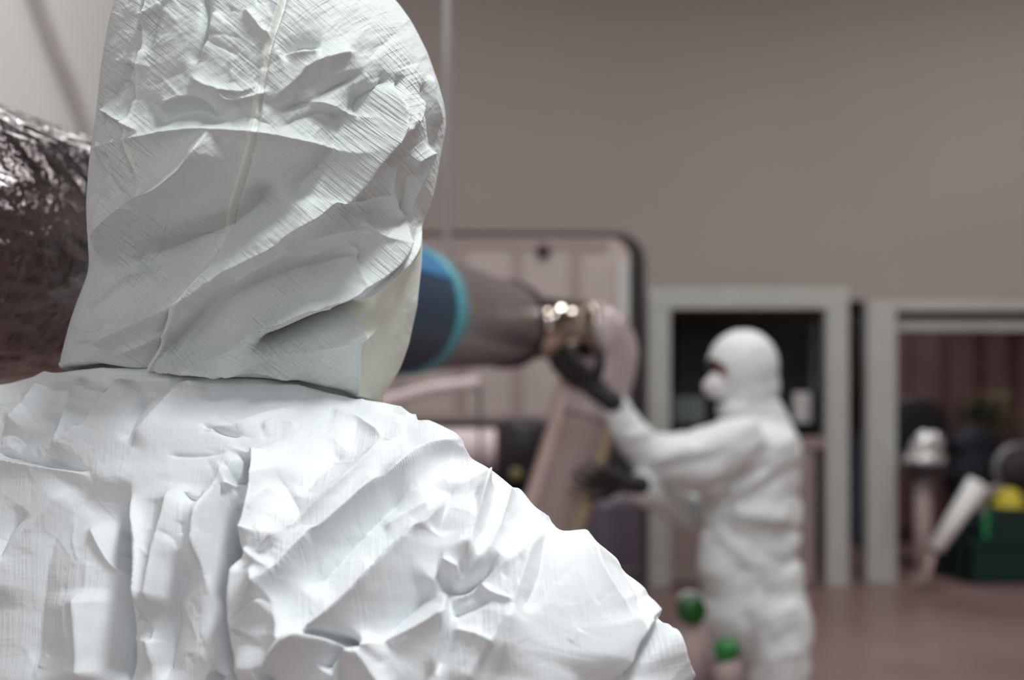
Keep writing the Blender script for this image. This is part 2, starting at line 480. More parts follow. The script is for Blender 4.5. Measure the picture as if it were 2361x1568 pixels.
def gsm(v, n):
    k = np.exp(-(np.arange(-3*n, 3*n+1)/n)**2/2); k /= k.sum()
    return np.convolve(np.pad(v, 3*n, mode='edge'), k, 'valid')
# ---- hood
hood_py = np.concatenate([np.array([-118, -117, -114, -110, -104, -96, -86, -74, -60]), np.arange(-46, 985, 2.0)])
kl = [(-119, 588), (-116, 520), (-110, 475), (-96, 420), (-74, 365), (-40, 315), (0, 282), (60, 262), (100, 250), (200, 232), (300, 222), (350, 214), (400, 205), (500, 198),
      (600, 205), (640, 206), (700, 180), (760, 158), (800, 148), (845, 135), (930, 150), (990, 170)]
kr = [(-119, 592), (-116, 680), (-110, 730), (-96, 775), (-74, 825), (-40, 870), (0, 906), (40, 940), (70, 960), (130, 990), (200, 1014), (250, 1027), (290, 1028), (330, 1019), (400, 1008),
      (450, 998), (500, 978), (515, 969), (530, 973), (600, 973), (650, 966), (700, 962), (750, 951), (800, 940), (850, 922), (900, 892), (928, 876), (990, 860)]
xl = np.interp(hood_py, *zip(*kl)); xr = np.interp(hood_py, *zip(*kr))
xl[10:] = gsm(xl, 9)[10:]; xr[10:] = gsm(xr, 6)[10:]
Yc = np.full(len(hood_py), 0.735)
Yc = np.interp(hood_py, [-120, 100, 280, 600, 850, 990], [0.765, 0.735, 0.728, 0.742, 0.765, 0.775]); Yc = gsm(Yc, 30)
rows = fit_rows(hood_py, xl, xr, Yc, np.interp(hood_py, [-120, 0, 600, 900], [1.0, 1.0, 0.92, 0.8]), 0.0005, 0.13, SH, TH, Yc)
V = ring_stack(rows, 1500, SH, TH, 1.0)
N = grid_normals(V)
if (N[200, :, :2]*(V[200, :, :2]-V[200].mean(0)[:2])).sum() < 0: N = -N
PX, PY = project(V); shp = PX.shape
X = PX.ravel(); Y = PY.ravel(); H = np.zeros(X.shape)
mm = 0.001*1.45
C = lambda *a, **k: crease(X, Y, H, *a, **k)
# broad twist of the hood towards the right
C([(505, 285), (470, 370), (395, 440), (320, 505), (262, 580), (240, 640)], 12*mm, 60, 36, p=1.15, t0=.2, t1=.3)
C([(505, 285), (470, 370), (395, 440), (320, 505), (265, 575), (245, 620)], 6*mm, 18, 9, t1=.25)
C([(640, 420), (560, 500), (430, 560), (300, 600)], -11*mm, 60, 34, p=1.6)
C([(915, 165), (885, 270), (835, 345), (790, 415), (730, 480), (650, 540), (560, 595), (430, 690), (300, 760), (150, 845)], 12*mm, 30, 46, p=1.3, t0=.1)
C([(900, 180), (880, 270), (835, 345), (790, 415), (730, 480), (640, 545)], 5*mm, 14, 12)
C([(860, 180), (800, 270), (740, 380), (660, 470)], -7*mm, 45, 38, p=1.6)
C([(560, 620), (480, 700), (400, 790), (350, 850)], -7*mm, 22, 30, p=1.4)
C([(880, 560), (800, 600), (640, 640), (520, 700), (430, 790), (390, 850)], -6*mm, 40, 30, p=1.6)
C([(700, 560), (620, 600), (500, 680), (380, 770), (250, 830)], 4*mm, 16, 22)
C([(940, 500), (900, 570), (850, 630), (780, 670), (690, 700), (590, 750), (530, 795), (430, 835), (345, 852)], 11*mm, 34, 16, p=1.2, t0=.12)
C([(825, 640), (770, 672), (690, 690), (600, 745)], 4*mm, 14, 10)
C([(860, 690), (760, 735), (650, 780), (570, 800)], -17*mm, 12, 22, p=1.6, t0=.2, t1=.2)
C([(900, 720), (830, 760), (740, 790), (600, 815), (480, 862)], 7*mm, 14, 34, p=1.2)
C([(820, 560), (822, 620), (815, 655)], 4*mm, 5, 18)
C([(750, 400), (650, 520), (560, 570)], 3*mm, 16, 20)
# the horizontal break line across the back of the head
C([(215, 360), (300, 330), (450, 303), (590, 306), (700, 325), (795, 348), (850, 322), (905, 290), (965, 215)], 6.5*mm, 55, 80, p=1.1, t0=.05, t1=.1)
C([(300, 330), (450, 303), (590, 306), (700, 325), (795, 348)], 2.5*mm, 5, 12)
C([(350, 290), (430, 255), (490, 262), (500, 300)], -6*mm, 36, 24, p=1.8)
C([(360, 250), (430, 225), (480, 235), (520, 280)], 4*mm, 22, 12)
# seams
C([(672, -60), (655, 20), (625, 110), (605, 230), (590, 330), (560, 430), (505, 578)], -2.6*mm, 3, 22, t0=0, t1=.05)
C([(655, -60), (637, 20), (612, 110), (597, 230), (580, 330), (548, 430), (500, 570)], 2.4*mm, 9, 9, t0=0, t1=.05)
C([(505, 578), (440, 660), (400, 720), (365, 790), (332, 856)], -4*mm, 4, 18, t0=.03, t1=0)
C([(512, 590), (450, 662), (410, 724), (376, 792), (346, 856)], 2.5*mm, 6, 12, t0=.05, t1=0)
C([(335, -60), (318, 60), (305, 180), (300, 330), (318, 410), (345, 480)], -2.4*mm, 12, 3, t0=0)
C([(350, -60), (332, 60), (318, 180), (312, 330), (335, 410), (362, 480)], 2.0*mm, 10, 8, t0=0)
# upper crumples
for pts, h, a, b in [
    ([(320, 60), (365, 20), (400, -20)], 4, 12, 18), ([(395, -20), (350, 60), (330, 130)], -4, 14, 10),
    ([(472, -20), (470, 60), (458, 110), (435, 150)], -5, 14, 7), ([(500, 20), (480, 90), (455, 140)], 3, 14, 8),
    ([(560, 20), (600, 70), (630, 95)], 3, 10, 14), ([(440, 170), (480, 200), (560, 215), (600, 190)], 4, 18, 14),
    ([(500, 195), (530, 235), (600, 220), (620, 200)], 3.5, 10, 12), ([(245, 230), (280, 175), (305, 140)], -4, 7, 16),
    ([(235, 250), (300, 285), (345, 310)], 4, 10, 8), ([(270, 180), (300, 200), (310, 240)], -3, 8, 14),
    ([(640, 130), (700, 100), (740, 110)], -5, 18, 16), ([(635, 120), (700, 125), (740, 120)], 3, 10, 14),
    ([(620, 240), (680, 185), (720, 150), (830, 120)], 3.5, 18, 14), ([(640, 260), (700, 240), (740, 220), (850, 160)], -3.5, 16, 12),
    ([(690, 230), (750, 240), (830, 270), (860, 260)], 3.5, 18, 10), ([(640, 300), (700, 270), (760, 262), (800, 280)], -3, 12, 16),
    ([(905, 170), (840, 230), (820, 280)], -5, 20, 12), ([(930, 170), (905, 240), (890, 300)], -4, 10, 16),
    ([(975, 180), (985, 235), (990, 300), (1000, 360)], -4, 12, 10), ([(990, 170), (1000, 230), (1015, 290)], 3.5, 12, 8),
    ([(975, 220), (950, 260), (890, 310)], 3, 8, 16), ([(895, 350), (890, 430), (905, 480), (930, 515)], 4, 9, 14),
    ([(893, 440), (850, 450), (790, 465)], 2.5, 10, 14), ([(990, 330), (965, 400), (945, 460), (935, 520)], 3.5, 12, 10),
    ([(985, 345), (960, 360), (940, 375)], 3, 8, 12), ([(940, 400), (935, 460), (920, 500)], -3, 12, 10),
    ([(700, 560), (760, 540), (830, 530), (870, 540)], 2, 14, 14), ([(920, 560), (870, 540), (820, 500)], 2.2, 8, 12),
    ([(270, 350), (275, 420), (300, 460)], -3, 12, 12), ([(285, 330), (275, 400), (245, 480), (235, 560)], 3, 20, 16),
    ([(225, 440), (215, 520), (215, 600)], 3, 14, 20), ([(200, 700), (240, 690), (300, 640), (380, 610)], 3.5, 14, 18),
    ([(165, 740), (230, 760), (300, 735)], 3.5, 12, 12), ([(310, 590), (350, 620), (355, 650)], -2.5, 6, 10),
    ([(150, 800), (200, 790), (260, 800)], -3, 8, 10), ([(640, 560), (700, 590), (760, 580)], 1.6, 10, 12),
    ([(480, 640), (520, 650), (560, 645)], 1.8, 10, 12), ([(690, 690), (740, 700), (770, 720)], 2.2, 6, 10),
    ([(700, 870), (740, 820), (820, 760)], 2.5, 10, 16), ([(480, 850), (560, 842), (680, 876)], 3, 12, 7),
    ([(350, 858), (430, 840), (520, 860)], 3, 8, 8)]:
    C(pts, h*mm, a, b)
# chin flap edge
flap = [(985, 500), (945, 560), (905, 602), (855, 650), (825, 688), (800, 705)]
C(flap, 3.5*mm, 26, 3, p=1.3, t0=0, t1=.2)
C([(818, 735), (822, 800), (820, 860), (815, 925)], 3*mm, 22, 4, t1=0)
C([(975, 600), (955, 700), (935, 800), (890, 900)], 3*mm, 10, 8)
# secondary wrinkles following the twist
rs = np.random.RandomState(5)
for k in range(170):
    x0 = rs.uniform(200, 1000); y0 = rs.uniform(-60, 900)
    up = y0 < 320
    ang = rs.normal(-0.65 if not up else (-0.6 if x0 > 600 else rs.choice([-0.9, 0.6])), 0.35); Lh = rs.uniform(20, 85)*(1.0 if not up else 0.8)
    dx, dy = math.cos(ang)*Lh, math.sin(ang)*Lh
    bx, by = -dy*rs.normal(0, .12), dx*rs.normal(0, .12)
    C([(x0-dx, y0-dy), (x0+bx, y0+by), (x0+dx, y0+dy)], rs.choice([1, -1])*rs.uniform(.3, 1.0)*(1.2 if up else 0.6)*mm, rs.uniform(4, 14), rs.uniform(4, 16))
H = H.reshape(shp)
a_ = -0.6
xr_ = (PX*math.cos(a_)+PY*math.sin(a_)); yr_ = (-PX*math.sin(a_)+PY*math.cos(a_))
upm = 1/(1+np.exp((PY-330)/12))
H += 0.001*((0.5+0.9*upm)*(ridged(xr_/150, yr_/60, 3)-0.2) + (0.12+0.35*upm)*ridged(xr_/30, yr_/13, 9, 2))
# tuck the hood into the collar
below = PY-collar(PX)
tuck = 1/(1+np.exp(-(below-6)/5.0))
H = H*(1-tuck) - 0.022*tuck
puff = np.exp(-np.clip(-below, 0, None)/18.0)*(below < 8)
H += 0.003*puff
topf = np.clip((PY+118)/60, 0, 1)
H *= topf
def facing(V, N):
    d = V-np.array([0, 0, HC]); d /= np.linalg.norm(d, axis=2, keepdims=True)
    f = np.clip(np.abs((d*N).sum(2))/0.5, 0, 1); return 0.06+0.94*f*f*(3-2*f)
H *= np.where(tuck > 0.02, 1.0, facing(V, N))
Vh = V + N*H[..., None]
# opening for the face, on the far right side
cen = V.mean(1); HPX, HPY, HY = PX, PY, np.where(V[..., 1] < V.mean(1)[:, None, 1], V[..., 1], 9.0)
az = np.degrees(np.arctan2(V[..., 1]-cen[:, None, 1], V[..., 0]-cen[:, None, 0]))
fz = (V[..., 2] > 1.555) & (V[..., 2] < 1.745)
hw = 40*np.sqrt(np.clip(1-((V[..., 2]-1.65)/0.097)**2, 0, 1))
hole = fz & (np.abs(az-56) < hw)
fm = ~hole[:-1]
flx = np.interp(PY, [500, 560, 602, 650, 688, 705, 735, 800, 990], [985, 945, 905, 855, 825, 815, 818, 822, 812])
isflap = (PX > flx) & (PY > 512) & (V[..., 1] < cen[:, None, 1]+0.09)
ff = isflap[:-1]
nearside = (V[..., 1] < cen[:, None, 1])[:-1]
sa = np.interp(PY, [-118, 20, 110, 230, 330, 430, 578], [680, 655, 625, 605, 590, 560, 505]); sb = np.interp(PY, [578, 660, 720, 790, 860], [505, 440, 400, 365, 330])
sc_ = np.interp(PY, [-118, 60, 180, 330, 410, 480], [342, 318, 305, 300, 318, 345])
tp1 = ((((PX > sa-20) & (PX < sa) & (PY < 578)) | ((PX > sb) & (PX < sb+12) & (PY >= 578) & (PY < 852))))[:-1] & nearside & fm & ~ff & (PY > -90)[:-1]
tp2 = ((PX > sc_) & (PX < sc_+17) & (PY < 480) & (PY > -80))[:-1] & nearside & fm & ~ff
grid_mesh('seam_tape', Vh, tp1, 'seam_tape', W1, 'creamy middle seam tape'); grid_mesh('seam_tape', Vh, tp2, 'seam_tape', W1, 'creamy left seam tape')
fm = fm & ~tp1 & ~tp2
grid_mesh('hood', Vh, fm & ~ff, 'suit_hood', W1)
grid_mesh('chin_flap', Vh, fm & ff, 'suit_cream', W1, 'cream chin flap')

# ---- torso
tor_py = np.concatenate([np.arange(826, 1612, 2.0), np.linspace(1620, 1760, 14)])
kl = [(826, 205), (835, 180), (845, 140), (855, 112), (870, 82), (884, 30), (893, -30), (905, -130), (930, -230), (960, -290), (1050, -345), (1250, -390), (1568, -420), (1760, -400)]
kr = [(826, 800), (860, 825), (890, 842), (925, 858), (938, 870), (948, 893), (956, 915), (966, 962), (975, 990), (1000, 1032), (1030, 1062), (1048, 1083), (1058, 1112), (1075, 1140),
      (1100, 1175), (1140, 1226), (1185, 1282), (1205, 1325), (1232, 1385), (1260, 1430), (1290, 1466), (1330, 1503), (1380, 1549), (1420, 1568), (1450, 1582), (1500, 1604), (1568, 1634), (1650, 1660), (1760, 1680)]
xl = np.interp(tor_py, *zip(*kl)); xr = gsm(np.interp(tor_py, *zip(*kr)), 3)
midY = np.interp(tor_py, [820, 900, 1000, 1200, 1760], [0.74, 0.74, 0.735, 0.73, 0.725])
# offset of ring centres along the depth direction of the shoulders
off = np.interp(tor_py, [820, 900, 1000, 1200, 1760], [0.600, 0.605, 0.60, 0.59, 0.58])
dr = gsm(np.interp(tor_py, [820, 860, 900, 1000, 1200, 1400, 1760], [0.62, 0.50, 0.40, 0.37, 0.37, 0.38, 0.40]), 12)
rows = fit_rows(tor_py, xl, xr, midY, dr, 0.06, 0.15, S1, T1, off, expo=1.0)
# below the frame: close in to waist and hips
zl, al, bl, cl, dl = rows[-1]
for k in range(1, 40):
    z = zl-(zl-0.86)*k/39
    a = np.interp(z, [0.86, 1.0, 1.12, zl-0.02, zl], [0.215, 0.20, 0.215, al*0.66, al]); b = np.interp(z, [0.86, 1.0, zl], [0.15, 0.14, bl])
    rows.append((z, a, b, cl*1.0, dl))
V = ring_stack(rows, 2600, S1, T1, 0.92)
N = grid_normals(V)
if (N[200, :, :2]*(V[200, :, :2]-V[200].mean(0)[:2])).sum() < 0: N = -N
PX, PY = project(V); shp = PX.shape
X = PX.ravel(); Y = PY.ravel(); H = np.zeros(X.shape)
for pts, h, a, b in [
    # yoke around the collar
    ([(200, 862), (165, 950), (140, 1060)], 4, 22, 16), ([(320, 875), (230, 940), (160, 1040), (140, 1075)], 5, 18, 26), ([(270, 870), (225, 930), (180, 1000)], -4, 16, 16),
    ([(110, 880), (70, 940), (20, 990)], 5, 20, 22), ([(150, 900), (110, 980), (20, 1030)], -4, 22, 18), ([(-20, 1035), (60, 1058), (130, 1068), (210, 1084)], -5, 8, 20),
    ([(-30, 1060), (80, 1080), (210, 1095)], 5, 16, 22), ([(480, 880), (420, 900), (370, 950), (300, 1030)], 3.5, 20, 18), ([(350, 890), (310, 960), (280, 1020)], -3, 14, 14),
    ([(460, 990), (540, 985), (620, 960), (700, 945)], 2.5, 10, 10), ([(380, 1048), (460, 1052), (530, 1045)], -1.2, 5, 7), ([(460, 975), (520, 1000), (560, 1002)], -2, 6, 6),
    ([(600, 990), (640, 975), (690, 985)], 2, 6, 8), ([(760, 950), (820, 980), (880, 1030)], 3, 16, 8), ([(800, 930), (880, 950), (960, 975)], 3, 14, 18),
    ([(960, 968), (1020, 985), (1070, 1040)], 4, 16, 22), ([(915, 960), (935, 1000), (945, 1085)], -5, 20, 5), ([(1060, 1050), (1010, 1070), (935, 1092), (860, 1150)], -3.5, 10, 10),
    # right-hand shoulder: long diagonal strap-like folds
    ([(1130, 1060), (1030, 1062), (940, 1092), (850, 1160), (740, 1262), (660, 1345), (545, 1450)], 12, 12, 75), ([(930, 1010), (870, 1080), (760, 1180), (650, 1290), (575, 1300)], 7, 30, 30),
    ([(960, 1110), (880, 1180), (790, 1270), (700, 1370)], -6, 50, 30), ([(1060, 1110), (1000, 1210), (900, 1310), (800, 1400), (700, 1480), (620, 1560)], 12, 50, 16),
    ([(1112, 1100), (1098, 1160), (1080, 1260), (1066, 1328)], 12, 22, 40), ([(1165, 1110), (1150, 1200), (1120, 1290), (1072, 1334)], 5, 30, 16), ([(1050, 1120), (1020, 1200), (1005, 1260)], -6, 20, 22),
    ([(1085, 1150), (1085, 1230), (1068, 1300)], -5, 10, 12), ([(1010, 1332), (1060, 1348), (1110, 1322), (1150, 1290)], -9, 6, 22), ([(1010, 1315), (1035, 1322), (1060, 1332)], 6, 14, 6),
    ([(1036, 1345), (1032, 1440), (1005, 1560)], -5, 22, 5), ([(1028, 1345), (1020, 1440), (990, 1560)], 3, 20, 14), ([(1000, 1340), (930, 1420), (860, 1500)], -8, 36, 30),
    ([(1050, 1400), (960, 1450), (860, 1490), (800, 1500)], 7, 34, 26), ([(1170, 1120), (1230, 1200), (1290, 1196)], 4, 20, 18),
    ([(1290, 1196), (1225, 1280), (1180, 1400), (1150, 1560)], 5, 60, 44), ([(1290, 1196), (1350, 1330), (1410, 1450), (1450, 1580)], 10, 90, 60), ([(1240, 1230), (1240, 1330), (1200, 1420)], -3, 20, 20),
    ([(1380, 1250), (1420, 1260), (1450, 1275), (1470, 1300)], 3, 10, 8), ([(1300, 1210), (1400, 1270), (1500, 1380)], 3, 30, 40), ([(1420, 1300), (1440, 1400), (1430, 1480)], -4, 50, 50),
    ([(1550, 1385), (1500, 1425), (1450, 1470), (1420, 1520), (1400, 1580)], 10, 10, 70), ([(1545, 1400), (1500, 1450), (1470, 1510), (1430, 1570)], -12, 20, 26),
    ([(1550, 1400), (1520, 1460), (1530, 1520), (1580, 1600)], 8, 20, 20), ([(1560, 1400), (1545, 1470), (1570, 1530), (1620, 1600)], -4, 14, 14), ([(1180, 1400), (1130, 1480), (1060, 1590)], 4, 40, 50),
    # spine: pointed folds and deep valleys
    ([(572, 1036), (602, 1100), (598, 1180), (580, 1260), (568, 1300)], 12, 70, 7), ([(575, 1040), (535, 1085), (500, 1160), (485, 1240), (470, 1330)], 7, 20, 30),
    ([(580, 1048), (562, 1090), (530, 1115)], -13, 12, 20), ([(548, 1180), (540, 1250), (524, 1340), (520, 1420), (530, 1500), (545, 1590)], -16, 8, 12), ([(283, 1180), (284, 1300), (288, 1420), (290, 1590)], -8, 6, 14), ([(560, 1150), (540, 1230), (525, 1330), (520, 1420), (530, 1500), (545, 1590)], -22, 14, 26),
    ([(500, 1130), (490, 1180), (480, 1300), (500, 1420), (515, 1500), (520, 1590)], 7, 14, 36), ([(520, 1130), (570, 1130), (600, 1150)], 4, 10, 8), ([(545, 1165), (580, 1200)], -6, 6, 10),
    ([(575, 1280), (600, 1310), (660, 1345)], 5, 14, 20), ([(570, 1290), (556, 1400), (550, 1500), (552, 1590)], 9, 60, 10), ([(610, 1330), (640, 1380), (655, 1440), (650, 1500)], 5, 12, 30),
    ([(640, 1390), (600, 1420), (565, 1470)], 5, 26, 10), ([(430, 1140), (460, 1162), (490, 1150)], -3, 5, 10), ([(420, 1110), (410, 1200), (380, 1300), (360, 1430)], 10, 44, 40),
    ([(290, 1100), (280, 1180), (282, 1300), (286, 1420), (290, 1590)], -15, 10, 46), ([(245, 1215), (275, 1225), (280, 1260)], -7, 8, 12), ([(300, 1120), (330, 1250), (345, 1420), (355, 1590)], 5, 16, 22),
    ([(440, 1280), (400, 1400), (380, 1500), (370, 1590)], -7, 30, 30), ([(200, 1200), (240, 1290), (275, 1320)], 4, 24, 16), ([(330, 1420), (345, 1450), (340, 1480)], -5, 14, 14),
    ([(170, 1110), (100, 1200), (20, 1290), (-20, 1400)], 6, 46, 60), ([(60, 1170), (20, 1230), (0, 1300)], -4, 20, 16), ([(250, 1100), (180, 1150), (110, 1260), (80, 1400), (70, 1590)], -5, 60, 60),
    ([(180, 1350), (190, 1450), (200, 1590)], 6, 50, 50),
    # bottom edge pockets
    ([(620, 1570), (680, 1480), (720, 1466), (800, 1492)], 8, 10, 26), ([(690, 1458), (760, 1468), (810, 1480), (850, 1500)], -11, 8, 12), ([(830, 1490), (800, 1530), (780, 1600)], 8, 30, 14),
    ([(800, 1500), (770, 1520), (750, 1545)], -7, 12, 14), ([(820, 1480), (860, 1540), (900, 1600)], 6, 16, 40), ([(640, 1562), (600, 1575)], -8, 14, 14), ([(480, 1560), (510, 1575)], -8, 14, 20),
    ([(700, 1160), (740, 1100), (800, 1050)], -3, 30, 30), ([(640, 1100), (680, 1160), (700, 1220), (640, 1280)], -4, 34, 30), ([(880, 1210), (940, 1180), (1000, 1160)], 2.5, 14, 14),
    ([(840, 1300), (900, 1260), (960, 1240)], -2.5, 12, 16), ([(1120, 1330), (1200, 1300), (1260, 1250)], 3, 24, 20), ([(1090, 1350), (1140, 1380), (1180, 1400)], 3, 8, 8),
    ([(1040, 1385), (1090, 1370), (1130, 1345)], 3, 8, 8), ([(1040, 1420), (1100, 1400), (1130, 1380)], -3, 8, 8), ([(1040, 1450), (1100, 1470), (1140, 1500)], 3, 14, 14)]:
    crease(X, Y, H, pts, h*mm*1.1, a, b, p=1.0 if min(a, b) < 14 else 1.15)
rs = np.random.RandomState(8)
for k in range(190):
    x0 = rs.uniform(-100, 1560); y0 = rs.uniform(880, 1590)
    ang = rs.normal(1.45 if x0 < 560 else -0.75, 0.5); Lh = rs.uniform(16, 75)
    if y0 < 1090 and x0 > 400: ang = rs.normal(0.1, .5)
    dx, dy = math.cos(ang)*Lh, math.sin(ang)*Lh
    bx, by = -dy*rs.normal(0, .12), dx*rs.normal(0, .12)
    crease(X, Y, H, [(x0-dx, y0-dy), (x0+bx, y0+by), (x0+dx, y0+dy)], rs.choice([1, -1])*rs.uniform(.2, .8)*mm, rs.uniform(4, 14), rs.uniform(4, 16))
H = H.reshape(shp)
H += 0.0007*(ridged(PX/170+PY/340, PY/140-PX/300, 21)-0.2) + 0.00012*ridged(PX/30, PY/30, 27, 2)
gather = np.exp(-((PX-60)/130)**2-((PY-1040)/40)**2)
H += 2.0*mm*gather*ridged(PX/18, PY/22, 31, 2)
above = collar(PX)-PY
tuck = 1/(1+np.exp(-(above-2)/4.0))
side = np.clip((PX-100)/60, 0, 1)*np.clip((960-PX)/50, 0, 1)
H = H*(1-tuck*side) - 0.022*tuck*side
fade = np.clip((1900-PY)/150, 0, 1)
H *= fade*np.where(tuck*side > 0.02, 1.0, facing(V, N))
# bring the top of the yoke flush with the foot of the hood
xs = np.linspace(180, 820, 17); dl_ = []
for x_ in xs:
    c_ = collar(np.array([x_]))[0]
    m1 = (np.abs(HPX-x_) < 8) & (np.abs(HPY-c_) < 5); m2 = (np.abs(PX-x_) < 8) & (np.abs(PY-c_) < 5)
    dl_.append(V[..., 1][m2].min()-HY[m1].min())
wx_ = np.clip((PX-60)/120, 0, 1)*np.clip((930-PX)/110, 0, 1)
delta = np.interp(PX, xs, dl_)*wx_*np.exp(-np.clip(-above, 0, None)/110.0)*(V[..., 1] < 0.76)
k_ = (1-(delta+0.002*wx_)/V[..., 1])[..., None]
cam0 = np.array([0, 0, HC]); Vd = cam0+(V-cam0)*np.where(V[..., 1:2] < 0.76, k_, 1.0)
Vt = Vd + N*H[..., None]
grid_mesh('coverall', Vt, np.ones((shp[0]-1, shp[1]), bool), 'suit_torso', W1)

# ---- hands (gloved): palm, five bent fingers, thumb from the side of the palm
def glove_prims(w, d, n, side=1, curl=0.5, sc=1.0, spread=0.18, thumb_out=0.8):
    """w wrist point, d finger direction, n back-of-hand normal (fingers curl towards -n)"""
    w = Vector(w); d = Vector(d).normalized(); n = Vector(n); n = (n-d*n.dot(d)).normalized(); s = d.cross(n)*side
    pr = [('cap', w-d*0.05*sc, w+d*0.01*sc, 0.030*sc, 0.028*sc)]
    for k in (-1.5, -0.5, 0.5, 1.5):
        pr.append(('cap', w+d*0.01*sc+s*k*0.010*sc, w+d*0.082*sc+s*k*0.020*sc, 0.017*sc, 0.0125*sc))
    lens = [0.064, 0.078, 0.074, 0.058]
    for i, k in enumerate((1.5, 0.5, -0.5, -1.5)):
        p = w+d*(0.085-abs(k-0.3)*0.004)*sc+s*k*0.021*sc
        dirv = (d+s*k*spread*0.35).normalized(); ang = 0.0
        for j, fr in enumerate((0.46, 0.31, 0.23)):
            ang += curl*(0.75 if j == 0 else 1.0)*(1+0.12*math.sin(i*2.1))
            v = dirv*math.cos(ang)-n*math.sin(ang)
            q = p+v*lens[i]*fr*1.15*sc
            pr.append(('cap', p, q, (0.0105-0.0012*j)*sc, (0.0098-0.0012*j)*sc)); p = q
    p = w+d*0.022*sc+s*0.024*sc; v = (d*0.65+s*thumb_out-n*0.25).normalized()
    q = p+v*0.042*sc; pr.append(('cap', p, q, 0.016*sc, 0.0125*sc))
    v2 = (d*0.9+s*thumb_out*0.55-n*0.45).normalized(); r = q+v2*0.032*sc; pr.append(('cap', q, r, 0.012*sc, 0.0105*sc))
    v3 = (d-n*0.6+s*0.2).normalized(); pr.append(('cap', r, r+v3*0.022*sc, 0.0105*sc, 0.009*sc))
    return pr

def cloth_noise(sc, amp, seed=0):
    return lambda co: amp*(ridged(co[:, 0]*sc+co[:, 1]*sc*0.7+seed, co[:, 2]*sc*1.6+co[:, 0]*sc*0.8, seed)-0.2)

def w3(s_, t_, z):       # point in the shoulder frame of the foreground worker
    return Vector((S1[0]*s_+T1[0]*t_, S1[1]*s_+T1[1]*t_, z))
cs = rows[-1][3]; ct = rows[-1][4]
zt = rows[-40][0]
for sgn, nm in ((1, 'right'), (-1, 'left')):
    sh = w3(cs+sgn*0.245, ct+0.01, 1.265); el = w3(cs+sgn*0.32, ct+0.03, 1.03); wr = w3(cs+sgn*0.30, ct+0.22, 0.93)
    blob('sleeve', [('cap', sh, el, 0.080, 0.068), ('cap', el, wr, 0.066, 0.046)], 0.012, 'suit_torso', W1, 3, cloth_noise(14, 0.010, 3+sgn))
    d = (wr-el).normalized()
    blob('glove', glove_prims(wr+d*0.05, d, Vector((0.2*sgn, 0, 1)), side=-sgn, curl=0.45), 0.004, 'glove_black', W1, 2, label='black glove')
    hip = w3(cs+sgn*0.09, ct, 0.88); kn = w3(cs+sgn*0.12, ct+0.02, 0.48); an = w3(cs+sgn*0.13, ct-0.01, 0.10)
    blob('trouser_leg', [('cap', hip, kn, 0.115, 0.085), ('cap', kn, an, 0.082, 0.070)], 0.014, 'suit_torso', W1, 3, cloth_noise(10, 0.012, 7+sgn))
    toe = an+Vector((T1[0], T1[1], 0))*0.16
    blob('boot', [('cap', an, an+Vector((0, 0, -0.05)), 0.055, 0.05), ('cap', Vector((an.x, an.y, 0.05)), Vector((toe.x, toe.y, 0.042)), 0.048, 0.040)], 0.008, 'boot_white', W1, 2)

# ---- head inside the hood, looking away to the right
def head(c, fdir, parent, sc=1.0, core=None, mask='respirator'):
    c = Vector(c); f = Vector(fdir).normalized(); up = Vector((0, 0, 1)); r = f.cross(up).normalized()
    R = Matrix((r, f, up)).transposed()
    pt = lambda x, y, z: c + R @ Vector((x, y, z))*sc
    pr = [('ell', pt(0, -0.01, 0.02), (0.076*sc, 0.095*sc, 0.10*sc), R), ('ell', pt(0, 0.03, -0.045), (0.056*sc, 0.058*sc, 0.068*sc), R),
          ('cap', pt(0, 0.088, 0.005), pt(0, 0.105, -0.022), 0.008*sc, 0.013*sc), ('cap', pt(-0.02, 0.088, -0.055), pt(0.02, 0.088, -0.055), 0.007*sc, 0.007*sc),
          ('ell', pt(0.078, 0, -0.005), (0.010*sc, 0.018*sc, 0.030*sc), R), ('ell', pt(-0.078, 0, -0.005), (0.010*sc, 0.018*sc, 0.030*sc), R),
          ('cap', pt(-0.045, 0.075, 0.035), pt(0.045, 0.075, 0.035), 0.010*sc, 0.010*sc),
          ('cap', pt(0, 0.0, -0.06), pt(0, 0.0, -0.15), 0.048*sc, 0.048*sc)]
    if core: pr += core
    b = blob('body', pr, 0.0055, 'skin', parent, 3)
    for sx in (-1, 1):
        bm = bmesh.new(); g = bmesh.ops.create_uvsphere(bm, u_segments=16, v_segments=10, radius=0.0115*sc)['verts']
        bmesh.ops.translate(bm, verts=g, vec=pt(sx*0.031, 0.079, 0.016)); from_bm('eye', bm, 'dark_plastic', parent, True)
    blob('face_mask', [('ell', pt(0, 0.085, -0.035), (0.050*sc, 0.040*sc, 0.048*sc), R), ('ell', pt(0, 0.06, -0.04), (0.06*sc, 0.045*sc, 0.055*sc), R),
                       ('ell', pt(0, 0.122, -0.035), (0.022*sc, 0.012*sc, 0.022*sc), R)], 0.005, 'mask_white', parent, 3, label='white cup mask over nose and mouth')
    return b
hc = Vector((cen[100][0] if False else -0.182, 0.745, 1.652))
rc = rows[130]; print('ROW', rc)
head(hc, (0.56, 0.83, 0), W1, 1.0, [('cap', hc+Vector((-0.02, 0.03, -0.10)), w3(rc[3]*0.7+hc.x*S1[0]*0.3, rc[4]+0.04, 1.36), 0.045, 0.045), ('cap', w3(rc[3], rc[4]+0.02, 1.34), w3(cs, ct, 1.1), 0.07, 0.09)])

